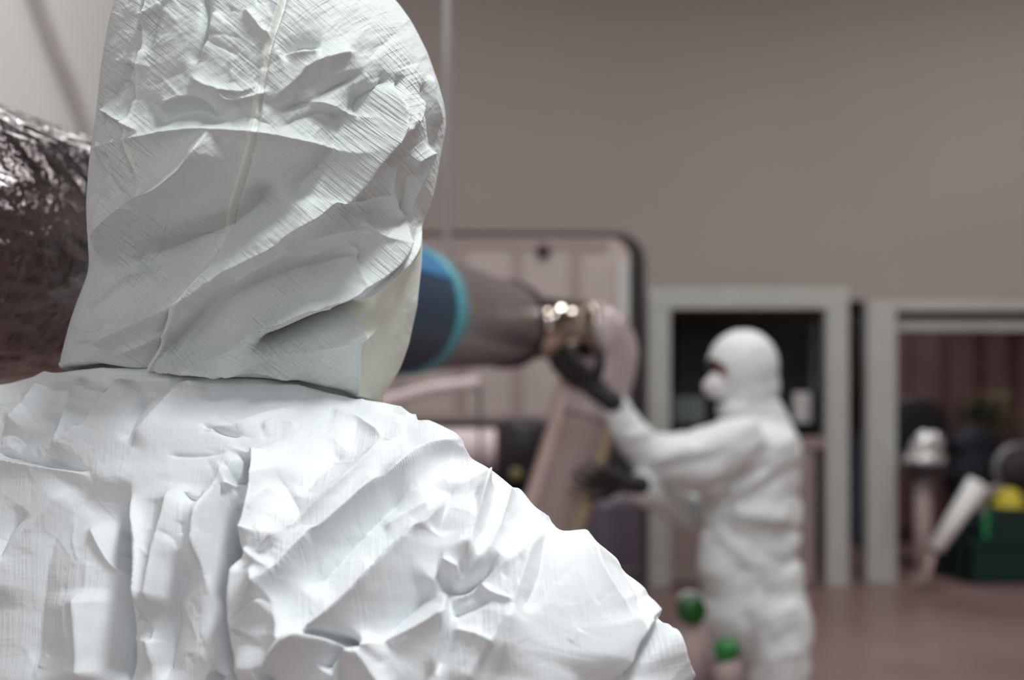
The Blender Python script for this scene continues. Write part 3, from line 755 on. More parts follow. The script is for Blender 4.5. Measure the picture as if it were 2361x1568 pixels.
# ================================================================ BIG SILVER DUCT
D = thing('ventilation_duct', 'long silver foil-wrapped air duct running from left foreground to the far worker', 'duct', (0, 3.0, 0))
A = Vector((-0.554, 1.08, 1.659)); B = P(1168, 748, 3.3)
def dpt(t): return A.lerp(B, t)
def dist_px(px):
    k = (px-CX)/F; return (A.x-k*A.y)/(k*(B.y-A.y)-(B.x-A.x))
def wr_disp(amp, seed, scl=(0.35, 0.22)):
    def f(i, k):
        x = np.array([i*scl[0]]); y = np.array([k*scl[1]])
        return float(amp*(ridged(x, y, seed, 3)-0.25)[0])
    return f
tb = dist_px(770)
pth = smooth_path([Vector((-2.1, 1.45, 1.62)), Vector((-1.5, 1.0, 1.65)), Vector((-0.98, 0.78, 1.665)), dpt(-0.12), A, dpt(0.12)], 22) + [dpt(0.12+(tb-0.12)*k/70) for k in range(1, 71)]
tube('foil_sleeve', pth, 0.150, 'foil', D, 200, True, 'crinkled silver foil sleeve', wr_disp(0.005, 40, (0.22, 0.30)))
t1 = dist_px(925)
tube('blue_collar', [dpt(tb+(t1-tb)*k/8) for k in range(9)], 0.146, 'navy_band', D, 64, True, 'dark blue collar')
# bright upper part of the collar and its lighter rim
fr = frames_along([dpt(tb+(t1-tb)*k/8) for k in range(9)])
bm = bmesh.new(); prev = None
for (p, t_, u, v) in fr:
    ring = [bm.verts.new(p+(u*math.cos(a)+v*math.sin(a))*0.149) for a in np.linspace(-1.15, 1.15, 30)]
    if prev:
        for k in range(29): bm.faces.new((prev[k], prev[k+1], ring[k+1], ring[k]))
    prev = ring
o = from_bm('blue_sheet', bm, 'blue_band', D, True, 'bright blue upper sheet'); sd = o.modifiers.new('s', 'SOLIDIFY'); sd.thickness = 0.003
tube('collar_rim', [dpt(t1-0.012), dpt(t1-0.010), dpt(t1+0.018), dpt(t1+0.020)], [0.146, 0.153, 0.153, 0.146], 'teal_rim', D, 64, True, 'teal rim')
tube('tapered_sleeve', [dpt(t1+(0.985-t1)*k/16) for k in range(17)], [0.148-0.012*k/16 for k in range(17)], 'duct_silver', D, 64, True, None, wr_disp(0.003, 51, (0.3, 0.2)))
tube('clamp', [dpt(0.975), dpt(0.976), dpt(1.010), dpt(1.011)], [0.132, 0.147, 0.147, 0.11], 'black_rubber', D, 48, True, 'black clamp ring')
E = P(1345, 766, 3.38)
tube('steel_pipe', [B, E], 0.103, 'chrome', D, 48, True, 'polished steel pipe')
tube('pipe_flange', [B.lerp(E, 0.985), B.lerp(E, 1.0), B.lerp(E, 1.03)], [0.106, 0.112, 0.112], 'chrome', D, 48)
el = smooth_path([B.lerp(E, 1.0), P(1368, 776, 3.40), P(1388, 818, 3.42), P(1374, 880, 3.42), P(1348, 960, 3.42)], 8)
tube('elbow', el, [0.104+0.02*min(1, i/8) for i in range(len(el))], 'wrap_pink', D, 48, True, 'pinkish plastic-wrapped elbow', wr_disp(0.003, 60, (0.5, 0.3)))
low = smooth_path([P(1348, 960, 3.42), P(1322, 1050, 3.42), P(1290, 1150, 3.41), P(1248, 1270, 3.4), P(1200, 1450, 3.4), P(1180, 1700, 3.4), P(1180, 1860, 3.4)], 6)
tube('drop_pipe', low, 0.118, 'pipe_tan', D, 40, True, 'brown sloping lower pipe')
sd_ = [p+Vector((-0.095, -0.075, 0)) for p in smooth_path([P(1372, 870, 3.42), P(1348, 960, 3.42), P(1322, 1050, 3.42), P(1290, 1150, 3.41), P(1248, 1270, 3.4)], 6)]
bm = bmesh.new()  # pale strip along the left edge of elbow and lower pipe
bm_tube(bm, sd_, 0.020, 10); from_bm('pale_strip', bm, 'strip_pink', D, True, 'pale pink edge strip')
sd_ = [p+Vector((0.085, -0.085, 0)) for p in smooth_path([P(1348, 960, 3.42), P(1322, 1050, 3.42), P(1290, 1150, 3.41), P(1248, 1270, 3.4)], 6)]
bm = bmesh.new(); bm_tube(bm, sd_, 0.024, 10); from_bm('tape_strip', bm, 'strip_yellow', D, True, 'yellowish tape strip')
# extractor unit the duct stands on
xq = P(1180, 1860, 3.4)
X_ = thing('extractor_unit', 'dark floor extractor unit under the brown sloping pipe', 'machine', (xq.x, 3.4, 0))
box('unit_body', xq.x-0.3, xq.x+0.3, 3.15, 3.65, 0.05, xq.z-0.06, 'dark_plastic', X_, bevel=0.02)
for sx in (-0.24, 0.24):
    for sy in (3.2, 3.6):
        lathe('caster', [(0.02, 0), (0.025, 0.01), (0.025, 0.05), (0.02, 0.055)], (xq.x+sx, sy, 0), 'black_rubber', X_, 12)
lathe('outlet_collar', [(0.14, -0.062), (0.14, 0.01), (0.12, 0.012)], (xq.x, 3.4, xq.z), 'grey_metal', X_)

# hanging cable
tq = dpt(dist_px(1030)); 
cb = thing('hanging_cable', 'thin pale cable hanging straight down from above onto the silver duct', 'cable', (tq.x, tq.y, CEIL))
tube('wire', [Vector((tq.x, tq.y, tq.z+0.17)), Vector((tq.x, tq.y, 3.0)), Vector((tq.x, tq.y, CEIL))], 0.010, 'cable_grey', cb, 10)
tube('hook', smooth_path([Vector((tq.x, tq.y, tq.z+0.20)), Vector((tq.x+0.014, tq.y, tq.z+0.175)), Vector((tq.x, tq.y, tq.z+0.150))], 5), 0.006, 'grey_metal', cb, 8)
# soft slanting shading on the pale wall, built as a pale tube
h0 = Vector((XL+0.05, 4.75, 4.1)); h1 = Vector((XL+0.05, 5.2, 3.56)); h2 = Vector((XL+0.05, 5.87, 2.98)); h3 = Vector((XL+0.05, 6.3, 2.2))
tag(tube('hose', smooth_path([Vector((XL+0.05, 4.6, CEIL)), h0, h1, h2, h3, Vector((XL+0.05, 6.4, 0.9))], 8), 0.032, 'shade_grey', None, 12), 'soft shading slanting down the pale wall at top left, built as a tube', 'hose')

# ================================================================ PALE CABINET with rounded corner
Yk = 6.0
K = thing('equipment_cabinet', 'tall pale pink panelled cabinet with rounded black edging behind the duct', 'cabinet', (P(1100, 0, Yk).x, Yk, 0))
def rrect_face(bm, px0, px1, py0, py1, Y, dep, r):
    a = P(px0, py1, Y); b = P(px1, py0, Y); pts = []
    pts += [(a.x, a.z), (b.x, a.z)]
    for k in range(9):
        an = k/8*math.pi/2; pts.append((b.x-r+r*math.cos(an), b.z-r+r*math.sin(an)))
    pts.append((a.x, b.z))
    f = [bm.verts.new((x, Y, z)) for x, z in pts]; g = [bm.verts.new((x, Y+dep, z)) for x, z in pts]
    bm.faces.new(f); bm.faces.new(g[::-1])
    for k in range(len(pts)): bm.faces.new((f[k], f[(k+1) % len(pts)], g[(k+1) % len(pts)], g[k]))
bm = bmesh.new(); rrect_face(bm, 640, 1452, 548, 960, Yk, 0.9, 0.13); from_bm('cabinet_body', bm, 'cabinet_pink', K)
bm = bmesh.new(); rrect_face(bm, 640, 1488, 536, 1335, Yk+0.06, 0.8, 0.18); from_bm('black_edging', bm, 'black_rubber', K, label='black rounded edging')
for px in (760, 920, 1062, 1193, 1327):
    a = P(px, 958, Yk-0.012); 
    box('panel_rib', a.x-0.028, a.x+0.028, Yk-0.014, Yk, a.z, P(0, 553, Yk).z, 'panel_taupe', K)
pbox('top_rail', 645, 1405, 550, 572, Yk-0.01, 0.012, 'panel_taupe', K)
pbox('side_strip', 1425, 1450, 600, 955, Yk-0.015, 0.016, 'frame_grey', K, 'light grey side strip')
lathe('round_port', [(0.042, 0), (0.042, 0.02), (0.03, 0.025)], P(1252, 580, Yk-0.002), 'black_rubber', K, 24, (0, -1, 0), 'round black port')
pbox('label_plate', 1345, 1400, 570, 580, Yk-0.006, 0.007, 'panel_taupe', K)
pbox('lower_panel', 640, 1440, 960, 1335, Yk+0.05, 0.05, 'dark_plastic', K, 'dark lower panel')
pbox('lower_rail', 900, 1440, 955, 972, Yk-0.02, 0.10, 'panel_taupe', K)
box('cabinet_base', P(640, 0, Yk).x, P(1488, 0, Yk).x, Yk+0.06, Yk+0.86, 0, P(0, 1334, Yk+.06).z, 'dark_plastic', K)

# bright highlight under the duct, built as a pale tube; tank beneath
rr = thing('highlight_strip', 'pale pink highlight just under the silver duct, built as a tube', 'highlight', (P(1000, 0, 4.6).x, 4.6, 0))
tube('highlight_tube', [P(700, 985, 4.6), P(890, 925, 4.6), P(1000, 895, 4.6), P(1105, 882, 4.6)], 0.028, 'tank_white', rr, 14)
pt_ = P(760, 966, 4.6); tube('upright', [Vector((pt_.x, 4.6, 0)), pt_], 0.022, 'tank_white', rr, 12)  # made-up stand that carries the highlight tube
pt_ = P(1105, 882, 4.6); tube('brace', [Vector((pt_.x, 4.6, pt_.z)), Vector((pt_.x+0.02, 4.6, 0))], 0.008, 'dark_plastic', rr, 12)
tk = thing('pressure_tank', 'bright pinkish-white horizontal tank low behind the foreground shoulder', 'tank', (P(1050, 0, 4.9).x, 4.9, 0))
tube('tank_shell', [P(900, 1040, 4.9), P(905, 1040, 4.9), P(1140, 1040, 4.9), P(1150, 1040, 4.9)], [0.07, 0.11, 0.11, 0.09], 'tank_white', tk, 32)
tube('end_ring', [P(1150, 1045, 4.9), P(1172, 1045, 4.9)], [0.10, 0.085], 'black_rubber', tk, 32, label='black end ring')
pbox('tank_stand', 920, 1130, 1085, 1600, 4.8, 0.2, 'dark_plastic', tk)
mb = thing('motor_unit', 'dark motor with a small olive knob between tank and sloping pipe', 'motor', (P(1200, 0, 4.45).x, 4.45, 0))
lathe('motor_body', [(0.07, 0), (0.11, 0.02), (0.11, 0.26), (0.08, 0.30)], P(1200, 1120, 4.45), 'dark_plastic', mb)
lathe('cooling_cap', [(0.055, 0), (0.06, 0.02), (0.05, 0.09), (0.02, 0.11)], P(1212, 1062, 4.45), 'teal_grey', mb, 24, None, 'grey rounded cap')
lathe('knob', [(0.02, 0), (0.028, 0.01), (0.028, 0.03), (0.02, 0.04)], P(1190, 1092, 4.35), 'leaf_olive', mb, 20, (0, -1, 0), 'olive knob')
lathe('pedestal', [(0.16, 0), (0.16, 0.02), (0.05, 0.05), (0.05, P(0, 1120, 4.45).z)], (P(1200, 0, 4.45).x, 4.45, 0), 'dark_plastic', mb)
# purple tank
tp = P(1385, 1125, 4.6)
pt2 = thing('storage_drum', 'dark purple-grey upright drum behind the lower gloved hand', 'drum', (tp.x, 4.6, 0))
lathe('drum_shell', [(0.17, 0), (0.185, 0.02), (0.185, tp.z-0.08), (0.165, tp.z-0.02), (0.05, tp.z)], (tp.x, 4.6, 0), 'tank_purple', pt2, 40)
for hz in (0.35, 0.72):
    lathe('drum_hoop', [(0.18, 0), (0.193, 0.008), (0.193, 0.022), (0.18, 0.03)], (tp.x, 4.6, hz), 'tank_purple', pt2, 40)

# ================================================================ GREY DOOR FRAMES at the back
Y1 = 8.0
F1 = thing('door_frame', 'grey-white metal door frame with dark opening, behind the far worker', 'frame', (P(1725, 0, Y1).x, Y1, 0))
zf = lambda py, Y: P(0, py, Y).z
def post(px0, px1, py0, Y, dep, m, par, nm='post'):
    a = P(px0, 0, Y).x; b = P(px1, 0, Y).x
    return box(nm, a, b, Y, Y+dep, 0, zf(py0, Y), m, par, bevel=0.008)
post(1496, 1546, 712, Y1, 0.12, 'frame_grey', F1); post(1906, 1958, 712, Y1, 0.12, 'frame_grey', F1)
pbox('lintel', 1496, 1958, 662, 712, Y1, 0.12, 'frame_grey', F1, bevel=0.008)
pbox('cross_rail', 1546, 1906, 1008, 1034, Y1+0.02, 0.08, 'panel_taupe', F1)
a = P(1546, 0, Y1+.04); b = P(1880, 0, Y1+.04)
box('lower_panel', a.x, b.x, Y1+.04, Y1+.06, 0.03, zf(1034, Y1), 'panel_taupe', F1, 'taupe lower panel')
Y2 = 8.15
F2 = thing('door_frame', 'wider grey metal door frame at the right edge with a broad left post', 'frame', (P(2200, 0, Y2).x, Y2, 0))
post(2000, 2068, 716, Y2, 0.12, 'frame_grey', F2)
post(2640, 2700, 716, Y2, 0.12, 'frame_grey', F2)
pbox('lintel', 2000, 2700, 692, 716, Y2, 0.12, 'frame_grey', F2)
pbox('inner_bar', 2070, 2640, 737, 762, Y2+0.10, 0.04, 'frame_grey', F2, 'pale inner bar')

# store room contents, left opening
s1 = thing('machine_rack', 'black machine rack inside the dark opening behind the worker', 'rack', (P(1720, 0, 9.2).x, 9.2, 0))
pbox('rack_body', 1560, 1890, 742, 965, 9.2, 0.5, 'black_rubber', s1)
a = P(1560, 0, 9.2); b = P(1890, 0, 9.2)
for x in (a.x+.04, b.x-.04):
    box('rack_leg', x-.03, x+.03, 9.25, 9.31, 0, zf(965, 9.2), 'black_rubber', s1)
    box('rack_leg', x-.03, x+.03, 9.62, 9.68, 0, zf(965, 9.2), 'black_rubber', s1)
pbox('side_rail', 1868, 1884, 745, 960, 9.17, 0.03, 'teal_grey', s1, 'grey side rail')
tabz = zf(975, 8.55)
s2 = thing('work_table', 'dark table inside the opening beneath the grey boxes', 'table', (P(1720, 0, 8.8).x, 8.8, 0))
a = P(1550, 0, 8.55); b = P(1900, 0, 8.55)
box('tabletop', a.x, b.x, 8.5, 9.0, tabz-0.03, tabz, 'dark_plastic', s2)
for x in (a.x+.05, b.x-.05):
    for y in (8.54, 8.96): box('leg', x-.02, x+.02, y-.02, y+.02, 0, tabz-0.03, 'dark_plastic', s2)
def table_box(px0, px1, py0, Y, dep, m, name, label, cat):
    a = P(px0, 0, Y); b = P(px1, 0, Y)
    return tag(box(name, a.x, b.x, Y, Y+dep, tabz, zf(py0, Y), m, bevel=0.01), label, cat)
table_box(1555, 1625, 915, 8.6, 0.25, 'teal_grey', 'instrument_case', 'grey instrument case on the table, left of the worker\'s mask', 'case')
table_box(1832, 1872, 905, 8.6, 0.12, 'mask_white', 'carton', 'small pale upright carton on the table, right of the worker\'s hood', 'box')
table_box(1876, 1900, 900, 8.62, 0.2, 'navy', 'binder', 'dark navy binder standing right of the small pale carton', 'binder')
# gap between the frames
bg = thing('garment_bag', 'blue-grey bag hanging in the gap between the two grey frames', 'bag', (P(1985, 0, 8.9).x, 8.9, 0))
blob('bag_cloth', [('cap', P(1984, 1090, 8.9), P(1988, 1240, 8.9), 0.07, 0.10), ('cap', P(1984, 1000, 8.9), P(1984, 1090, 8.9), 0.03, 0.07)], 0.02, 'blue_grey', bg, 3)
tube('hanger', [P(1984, 1005, 8.9), P(1984, 740, 8.9)], 0.012, 'dark_plastic', bg, 8)
tube('hanger_rail', [P(1955, 740, 8.9), P(2030, 740, 8.9)], 0.015, 'dark_plastic', bg, 8)

# brown curtain at the back of the right opening
def curtain(px0, px1, py0, Y):
    a = P(px0, 0, Y).x; b = P(px1, 0, Y).x; z1 = zf(py0, Y); n = 140; bm = bmesh.new(); rows_ = []
    for z in np.linspace(0.02, z1, 14):
        rows_.append([bm.verts.new((a+(b-a)*k/n, Y+0.05*math.sin(k*0.42+0.3*math.sin(k*.11))+0.01*math.sin(k*1.1+z*2), z)) for k in range(n+1)])
    for i in range(len(rows_)-1):
        for k in range(n): bm.faces.new((rows_[i][k], rows_[i][k+1], rows_[i+1][k+1], rows_[i+1][k]))
    o = from_bm('curtain', bm, 'curtain_brown', None, True); s = o.modifiers.new('s', 'SOLIDIFY'); s.thickness = 0.012
    return o
tag(curtain(2020, 2750, 760, 10.6), 'brown pleated curtain hanging at the back of the right opening', 'curtain')

# ---- clutter in front of the curtain
ch = thing('office_chair', 'dark round-backed chair behind the bistro table', 'chair', (P(2120, 0, 9.1).x, 9.1, 0))
bc = P(2112, 975, 9.2)
blob('backrest', [('ell', bc, (0.30, 0.05, 0.25)), ('ell', bc+Vector((0, 0.02, -0.12)), (0.28, 0.05, 0.18))], 0.015, 'dark_plastic', ch, 3)
blob('seat', [('ell', Vector((bc.x, 8.95, 0.98)), (0.23, 0.22, 0.05))], 0.015, 'dark_plastic', ch, 3)
tube('column', [Vector((bc.x, 9.0, 0.06)), Vector((bc.x, 9.0, 0.95))], 0.03, 'grey_metal', ch, 12)
tube('back_bar', [Vector((bc.x, 9.1, 0.96)), Vector((bc.x, 9.24, 1.1)), Vector((bc.x, 9.23, 1.25))], 0.02, 'dark_plastic', ch, 10)
for k in range(5):
    an = k*2*math.pi/5
    tube('foot', [Vector((bc.x, 9.0, 0.08)), Vector((bc.x+0.28*math.cos(an), 9.0+0.28*math.sin(an), 0.035))], [0.03, 0.02], 'dark_plastic', ch, 8)
tt = P(2132, 1082, 8.1)
bt = thing('pedestal_table', 'small black round table on a pale single post', 'table', (P(2122, 0, 8.1).x, 8.1, 0))
px_ = P(2122, 0, 8.1).x
lathe('tabletop', [(0.20, 0), (0.21, 0.01), (0.21, 0.03), (0.20, 0.035)], (px_+0.02, 8.05, tt.z-0.035), 'black_rubber', bt, 40, None, 'black round top')
tube('post', [Vector((px_, 8.05, 0.03)), Vector((px_, 8.05, tt.z-0.035))], 0.068, 'post_pink', bt, 24, label='pale pinkish post')
lathe('foot_plate', [(0.09, 0), (0.09, 0.03), (0.075, 0.10), (0.068, 0.11)], (px_, 8.05, 0), 'post_pink', bt, 32)
by = Vector((P(2135, 0, 8.05).x, 8.05, tt.z+0.008))
tag(blob('plastic_bag', [('ell', by+Vector((-0.01, 0, 0.07)), (0.17, 0.13, 0.075)), ('ell', by+Vector((-0.01, -0.01, 0.18)), (0.10, 0.09, 0.12)), ('ell', by+Vector((0.06, 0.0, 0.20)), (0.08, 0.07, 0.10)),
     ('ell', by+Vector((-0.08, 0.0, 0.15)), (0.06, 0.07, 0.08))], 0.010, 'bag_silver', None, 2, lambda co: 0.02*(ridged(co[:, 0]*22, co[:, 2]*22, 5)-0.2)), 'crumpled shiny silver bag lying on the small black round table', 'bag')
# white roll, leaning
tag(tube('paper_roll', [P(2155, 1268, 7.72), P(2157, 1265, 7.72), P(2256, 1114, 7.72), P(2258, 1111, 7.72)], [0.03, 0.055, 0.085, 0.03], 'white_gloss', None, 32), 'glossy white roll leaning to the right beside the pale table post', 'roll')
tag(tube('pipe', [Vector((P(2125, 0, 7.72).x, 7.72, 0.03)), P(2150, 1276, 7.72)], 0.03, 'post_pink', None, 16), 'short pale pipe leaning below the white roll', 'pipe')
g = thing('tarpaulin_bundle', 'dark green folded tarpaulin lying under the white roll', 'tarpaulin', (P(2215, 0, 8.9).x, 8.9, 0))
blob('folded_cloth', [('cap', P(2196, 1230, 8.6), P(2216, 1185, 8.6), 0.085, 0.085), ('ell', P(2198, 1221, 8.6), (0.11, 0.12, 0.10))], 0.016, 'green_dark', g, 2, cloth_noise(12, 0.02, 2))
bx = P(2205, 1270, 8.8)
tag(box('storage_box', P(2165, 0, 8.5).x, P(2236, 0, 8.5).x, 8.5, 8.70, 0, zf(1262, 8.5), 'black_rubber', bevel=0.01), 'black storage box on the floor beneath the green tarpaulin', 'box')
g2 = thing('crate', 'dark green plastic crate on the floor at the right edge', 'crate', (P(2330, 0, 8.2).x, 8.2, 0))
a = P(2238, 0, 8.1); b = P(2440, 0, 8.1)
zc = zf(1245, 8.1); zb = 0.0
box('crate_bottom', a.x, b.x, 8.1+.05, 8.6, 0.0, 0.02, 'green_dark', g2)
for (x0, x1, y0, y1) in ((a.x, b.x, 8.15, 8.17), (a.x, b.x, 8.58, 8.6), (a.x, a.x+.02, 8.15, 8.6), (b.x-.02, b.x, 8.15, 8.6)):
    box('crate_side', x0, x1, y0, y1, 0.02, zc, 'green_dark', g2)
bm = bmesh.new(); bm_box(bm, a.x-.015, b.x+.015, 8.125, 8.15, zc-0.035, zc); from_bm('rim', bm, 'green_dark', g2)
for k in range(7):
    x = a.x+(b.x-a.x)*(k+.5)/7
    box('rib', x-.012, x+.012, 8.13, 8.15, 0.03, zc-.04, 'green_dark', g2)
tag(box('storage_box', P(2285, 0, 8.25).x, P(2400, 0, 8.25).x, 8.25, 8.5, 0.021, zf(1172, 8.25), 'green_dark', bevel=0.01), 'very dark green box standing in the green crate', 'box')
gp = P(2275, 1150, 8.22)
tag(tube('garden_pole', [Vector((gp.x, 8.22, 0.02)), P(2272, 1175, 8.22)], 0.030, 'green', None, 12), 'bright green upright pole at the left corner of the green crate', 'pole')
ztop = zf(1172, 8.25)
yb = P(2332, 1150, 8.36)
tag(lathe('hard_hat', [(0.15, 0), (0.15, 0.012), (0.115, 0.02), (0.11, 0.07), (0.085, 0.12), (0.045, 0.148), (0.005, 0.155)], (yb.x, 8.40, ztop), 'yellow', None, 32), 'yellow hard hat on top of the dark green box', 'helmet')
tag(blob('work_glove', [('cap', P(2262, 1150, 8.2), P(2296, 1128, 8.2), 0.035, 0.042), ('cap', P(2262, 1160, 8.2), P(2264, 1185, 8.18), 0.03, 0.02)], 0.012, 'panel_taupe', None, 2), 'pale cloth draped between the green pole and the yellow hat', 'cloth')
wl = thing('hose_reel', 'grey round hose reel behind the yellow hard hat', 'reel', (P(2350, 0, 8.9).x, 8.9, 0))
wc = P(2352, 1085, 8.9)
bm = bmesh.new(); bm_tube(bm, [wc+Vector((0.22*math.cos(q), 0, 0.22*math.sin(q))) for q in np.linspace(0, 2*math.pi, 40)], 0.03, 10, False); from_bm('reel_rim', bm, 'grey_metal', wl, True)
lathe('reel_drum', [(0.19, -0.06), (0.19, 0.06)], wc, 'tyre', wl, 32, (0, 1, 0))
box('stand', wc.x-.04, wc.x+.04, 8.97, 9.02, 0, wc.z, 'dark_plastic', wl)
# potted bushy plant and dark blue sack behind
pl = thing('potted_plant', 'dark bushy plant with olive tips behind the silver bag', 'plant', (P(2260, 0, 9.6).x, 9.6, 0))
pc = P(2255, 985, 9.6)
bm = bmesh.new(); rs = random.Random(3); bm2 = bmesh.new()
for k in range(520):
    tgt = bm2 if k % 3 == 0 else bm
    u_ = Vector((rs.gauss(0, 1), rs.gauss(0, 1), rs.gauss(0, 1))).normalized()
    c = pc + Vector((u_.x*0.26, u_.y*0.2, u_.z*0.25))*rs.uniform(.5, 1.0)
    if k % 3 == 0: c += Vector((0.10, -.05, 0.12))
    d = (u_+Vector((rs.uniform(-.5, .5), rs.uniform(-.5, .5), rs.uniform(-.2, .6)))).normalized(); s_ = d.cross(Vector((0, 0, 1))).normalized()
    L_ = rs.uniform(.05, .10); w_ = L_*.3; nn = d.cross(s_)*0.006
    v = [tgt.verts.new(c), tgt.verts.new(c+d*L_*.5+s_*w_+nn), tgt.verts.new(c+d*L_), tgt.verts.new(c+d*L_*.5-s_*w_+nn)]
    tgt.faces.new((v[0], v[1], v[2])); tgt.faces.new((v[0], v[2], v[3]))
tag(from_bm('foliage', bm, 'leaf_dark', pl), kind='stuff'); tag(from_bm('leaf_tips', bm2, 'leaf_olive', pl, label='olive leaf tips'), kind='stuff')
tube('stem', [Vector((pc.x, 9.6, 0.25)), pc], [0.025, 0.012], 'leaf_dark', pl, 8)
lathe('pot', [(0.11, 0), (0.15, 0.28), (0.165, 0.28), (0.165, 0.32), (0.14, 0.32)], (pc.x, 9.6, 0), 'dark_plastic', pl)
sk = P(2262, 1070, 9.2)
tag(blob('sack', [('ell', Vector((sk.x, 9.25, 0.34)), (0.32, 0.2, 0.34)), ('ell', Vector((sk.x, 9.25, 0.80)), (0.31, 0.18, 0.36)), ('ell', Vector((sk.x-.05, 9.25, 1.08)), (0.24, 0.14, 0.18))], 0.02, 'navy', None, 3, cloth_noise(9, 0.03, 4)), 'tall dark navy sack standing behind the white roll', 'sack')

# ================================================================ FAR WORKER
W2 = thing('person', 'person in white hooded coverall and mask, facing left, hands on the duct elbow', 'person', (P(1730, 0, 3.55).x, 3.55, 0))
Yw = 3.5
q = lambda px, py, Y=Yw: P(px, py, Y)
fold = lambda sc, amp, seed: (lambda co: amp*(ridged(co[:, 0]*sc*0.9+co[:, 2]*sc*0.9+seed, co[:, 2]*sc*1.9-co[:, 0]*sc*1.3, seed, 2)-0.22))
# coverall trunk, sleeves and legs in one skin
tr = [('ell', q(1725, 1100, 3.55), (0.185, 0.17, 0.21)), ('ell', q(1745, 1035, 3.55), (0.150, 0.19, 0.12)), ('ell', q(1735, 1180, 3.55), (0.175, 0.165, 0.16)),
      ('ell', q(1730, 1265, 3.55), (0.165, 0.155, 0.13)), ('ell', q(1735, 1400, 3.55), (0.195, 0.175, 0.17)), ('ell', q(1732, 1330, 3.55), (0.185, 0.16, 0.15)),
      ('ell', q(1790, 1240, 3.55), (0.08, 0.12, 0.10)), ('ell', q(1665, 1300, 3.52), (0.085, 0.12, 0.17)), ('ell', q(1725, 975, 3.56), (0.10, 0.11, 0.07)),
      # near (left) arm reaching up to the elbow of the duct
      ('cap', q(1700, 1030, 3.40), q(1600, 1055, 3.36), 0.100, 0.095), ('cap', q(1600, 1055, 3.36), q(1500, 1055, 3.38), 0.090, 0.078), ('cap', q(1640, 1095, 3.40), q(1560, 1078, 3.38), 0.075, 0.064),
      ('cap', q(1500, 1055, 3.38), q(1440, 985, 3.36), 0.072, 0.064), ('cap', q(1440, 985, 3.36), q(1396, 916, 3.33), 0.064, 0.052),
      # far arm held low
      ('cap', q(1700, 1080, 3.72), q(1600, 1188, 3.80), 0.075, 0.060), ('cap', q(1600, 1190, 3.80), q(1474, 1124, 3.33), 0.064, 0.052),
      # legs
      ('cap', q(1790, 1440, 3.48), q(1795, 1600, 3.46), 0.125, 0.100), ('cap', q(1795, 1600, 3.46), q(1800, 1860, 3.50), 0.092, 0.075),
      ('cap', q(1690, 1440, 3.66), q(1680, 1600, 3.68), 0.125, 0.095), ('cap', q(1680, 1600, 3.68), q(1700, 1825, 3.68), 0.090, 0.072)]
def worker_folds(co):
    X = CX+F*co[:, 0]/co[:, 1]; Y = HOR-F*(co[:, 2]-HC)/co[:, 1]; H = np.zeros(len(co))
    for pts, h, a, b in [
        ([(1500, 1092), (1560, 1075), (1640, 1058), (1690, 1030)], -16, 10, 12), ([(1490, 1070), (1560, 1045), (1640, 1030)], 12, 14, 12), ([(1540, 1120), (1620, 1100), (1680, 1080)], 10, 12, 14),
        ([(1640, 1140), (1700, 1100), (1745, 1060), (1780, 1015)], -20, 12, 14), ([(1670, 1150), (1720, 1120), (1780, 1080), (1800, 1040)], 16, 14, 14), ([(1690, 1165), (1760, 1130), (1810, 1090)], -14, 10, 12),
        ([(1680, 1180), (1750, 1190), (1830, 1196)], 20, 20, 16), ([(1730, 1225), (1790, 1228), (1840, 1226)], -22, 12, 12), ([(1730, 1250), (1770, 1280), (1800, 1300)], -16, 12, 14),
        ([(1790, 1290), (1835, 1300)], -18, 12, 12), ([(1615, 1180), (1660, 1220), (1700, 1270), (1735, 1300), (1810, 1305)], 16, 18, 14), ([(1640, 1240), (1680, 1290), (1720, 1340)], -12, 16, 14),
        ([(1740, 1330), (1770, 1370), (1800, 1370)], -12, 12, 12), ([(1760, 1440), (1800, 1410), (1850, 1400)], 12, 14, 14), ([(1770, 1500), (1810, 1470), (1850, 1450)], -12, 12, 12),
        ([(1720, 1400), (1730, 1480), (1725, 1568)], -16, 14, 12), ([(1760, 1540), (1810, 1510), (1850, 1500)], 12, 12, 12), ([(1410, 960), (1440, 950), (1470, 950)], -8, 8, 8), ([(1440, 1010), (1480, 1000), (1500, 990)], 10, 10, 10),
        ([(1580, 985), (1600, 1010), (1610, 1040)], -10, 10, 12), ([(1640, 975), (1700, 985), (1760, 980)], 12, 16, 16), ([(1800, 960), (1830, 1030), (1845, 1100)], 8, 14, 14)]:
        crease(X, Y, H, pts, h*0.001, a, b)
    return H + 0.014*(ridged(co[:, 0]*5+co[:, 2]*5, co[:, 2]*9-co[:, 0]*6, 12, 2)-0.22)
blob('coverall', tr, 0.009, 'worker_suit', W2, 5, worker_folds)
hd = [('ell', q(1700, 945, 3.54), (0.075, 0.085, 0.05)), ('ell', q(1713, 845, 3.55), (0.126, 0.120, 0.132)), ('ell', q(1722, 890, 3.56), (0.116, 0.11, 0.115)), ('cap', q(1735, 930, 3.56), q(1755, 1000, 3.56), 0.092, 0.115), ('cap', q(1760, 950, 3.57), q(1790, 1050, 3.57), 0.06, 0.08)]
fc = q(1660, 885, 3.52)
blob('hood', hd, 0.008, 'worker_suit', W2, 4, fold(9, 0.006, 20), cut=lambda v: (((v.z-q(0, 880).z)/0.078)**2+((v.y-3.52)/0.075)**2 < 1) and v.x < q(1668, 0).x)
head(q(1706, 862, 3.54), (-0.97, -0.05, -0.08), W2, 1.0)
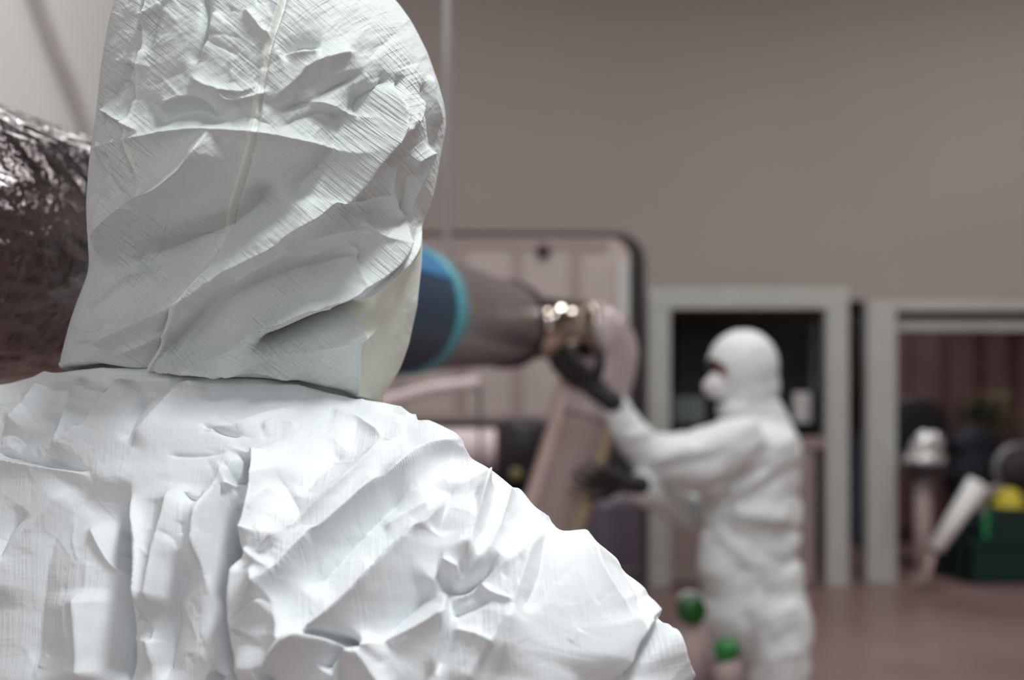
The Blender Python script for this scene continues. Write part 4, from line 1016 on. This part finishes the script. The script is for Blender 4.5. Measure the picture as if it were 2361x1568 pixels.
# visible mask cup is in head(); goggles strap left out.  gloves:
wv = q(1376, 898, 3.30)
blob('glove', glove_prims(wv, (q(1300, 838, 3.29)-wv), Vector((-0.2, -0.75, -0.65)), side=1, curl=0.30, sc=1.3, thumb_out=1.9), 0.0045, 'glove_black', W2, 2, label='black glove holding the elbow from below')
wv = q(1444, 1114, 3.27)
blob('glove', glove_prims(wv, (q(1368, 1104, 3.22)-wv), Vector((0.1, -0.8, -0.5)), side=-1, curl=0.22, sc=1.1, spread=0.4, thumb_out=1.4), 0.0045, 'glove_black', W2, 2, label='black glove on the lower pipe')
for (px, Y, py) in ((1800, 3.50, 1860), (1700, 3.68, 1825)):
    a = q(px, py, Y); 
    blob('boot', [('cap', Vector((a.x, Y, 0.15)), Vector((a.x, Y, 0.07)), 0.065, 0.06), ('cap', Vector((a.x, Y, 0.052)), Vector((a.x-0.17, Y, 0.045)), 0.05, 0.043)], 0.009, 'boot_white', W2, 2)

# ================================================================ TROLLEY with two green-capped tubes
tz = q(0, 1560, 3.15).z
tc = thing('service_trolley', 'low grey trolley in front of the far worker\'s thighs', 'trolley', (q(1640, 0, 3.15).x, 3.15, 0))
a = q(1560, 0, 3.1); b = q(1712, 0, 3.1)
box('tray', a.x, b.x, 3.02, 3.28, tz-0.06, tz-0.03, 'grey_metal', tc)
for x in (a.x+.015, b.x-.015):
    for y in (3.035, 3.265):
        tube('leg', [Vector((x, y, 0.05)), Vector((x, y, tz-0.05))], 0.010, 'grey_metal', tc, 10)
        lathe('wheel', [(0.015, -0.01), (0.025, -0.01), (0.025, 0.01), (0.015, 0.01)], (x, y, 0.025), 'black_rubber', tc, 16, (0, 1, 0))
c1 = thing('sample_bottle', 'taupe bottle with a round dark green cap facing the camera, beside the worker\'s hip', 'bottle', (q(1592, 0, 3.15).x, 3.15, tz-0.03))
tube('bottle_body', [Vector((q(1592, 0, 3.15).x, 3.15, tz-0.03)), q(1592, 1470, 3.15), q(1592, 1430, 3.15), q(1592, 1412, 3.13)], [0.055, 0.055, 0.046, 0.030], 'post_pink', c1, 24)
lathe('cap', [(0.032, 0), (0.045, 0.005), (0.045, 0.03), (0.040, 0.036)], q(1591, 1406, 3.12), 'cap_green', c1, 32, (0.05, -1, 0.1), 'round dark green cap')
tube('carry_ring', [q(1565, 1385, 3.13), q(1575, 1371, 3.13), q(1592, 1366, 3.13), q(1608, 1372, 3.13)], 0.007, 'frame_grey', c1, 8)
c2 = thing('sample_bottle', 'taupe bottle with a tilted bright green cap, lower and nearer the worker\'s knee', 'bottle', (q(1668, 0, 3.12).x, 3.12, tz-0.03))
tube('bottle_body', [Vector((q(1674, 0, 3.15).x, 3.14, tz-0.03)), q(1672, 1530, 3.14), q(1674, 1512, 3.13)], [0.050, 0.050, 0.028], 'post_pink', c2, 24)
tube('cap', [q(1652, 1510, 3.12), q(1656, 1508, 3.12), q(1694, 1490, 3.12), q(1699, 1488, 3.12)], [0.026, 0.033, 0.033, 0.026], 'cap_green2', c2, 24, label='bright green cap')
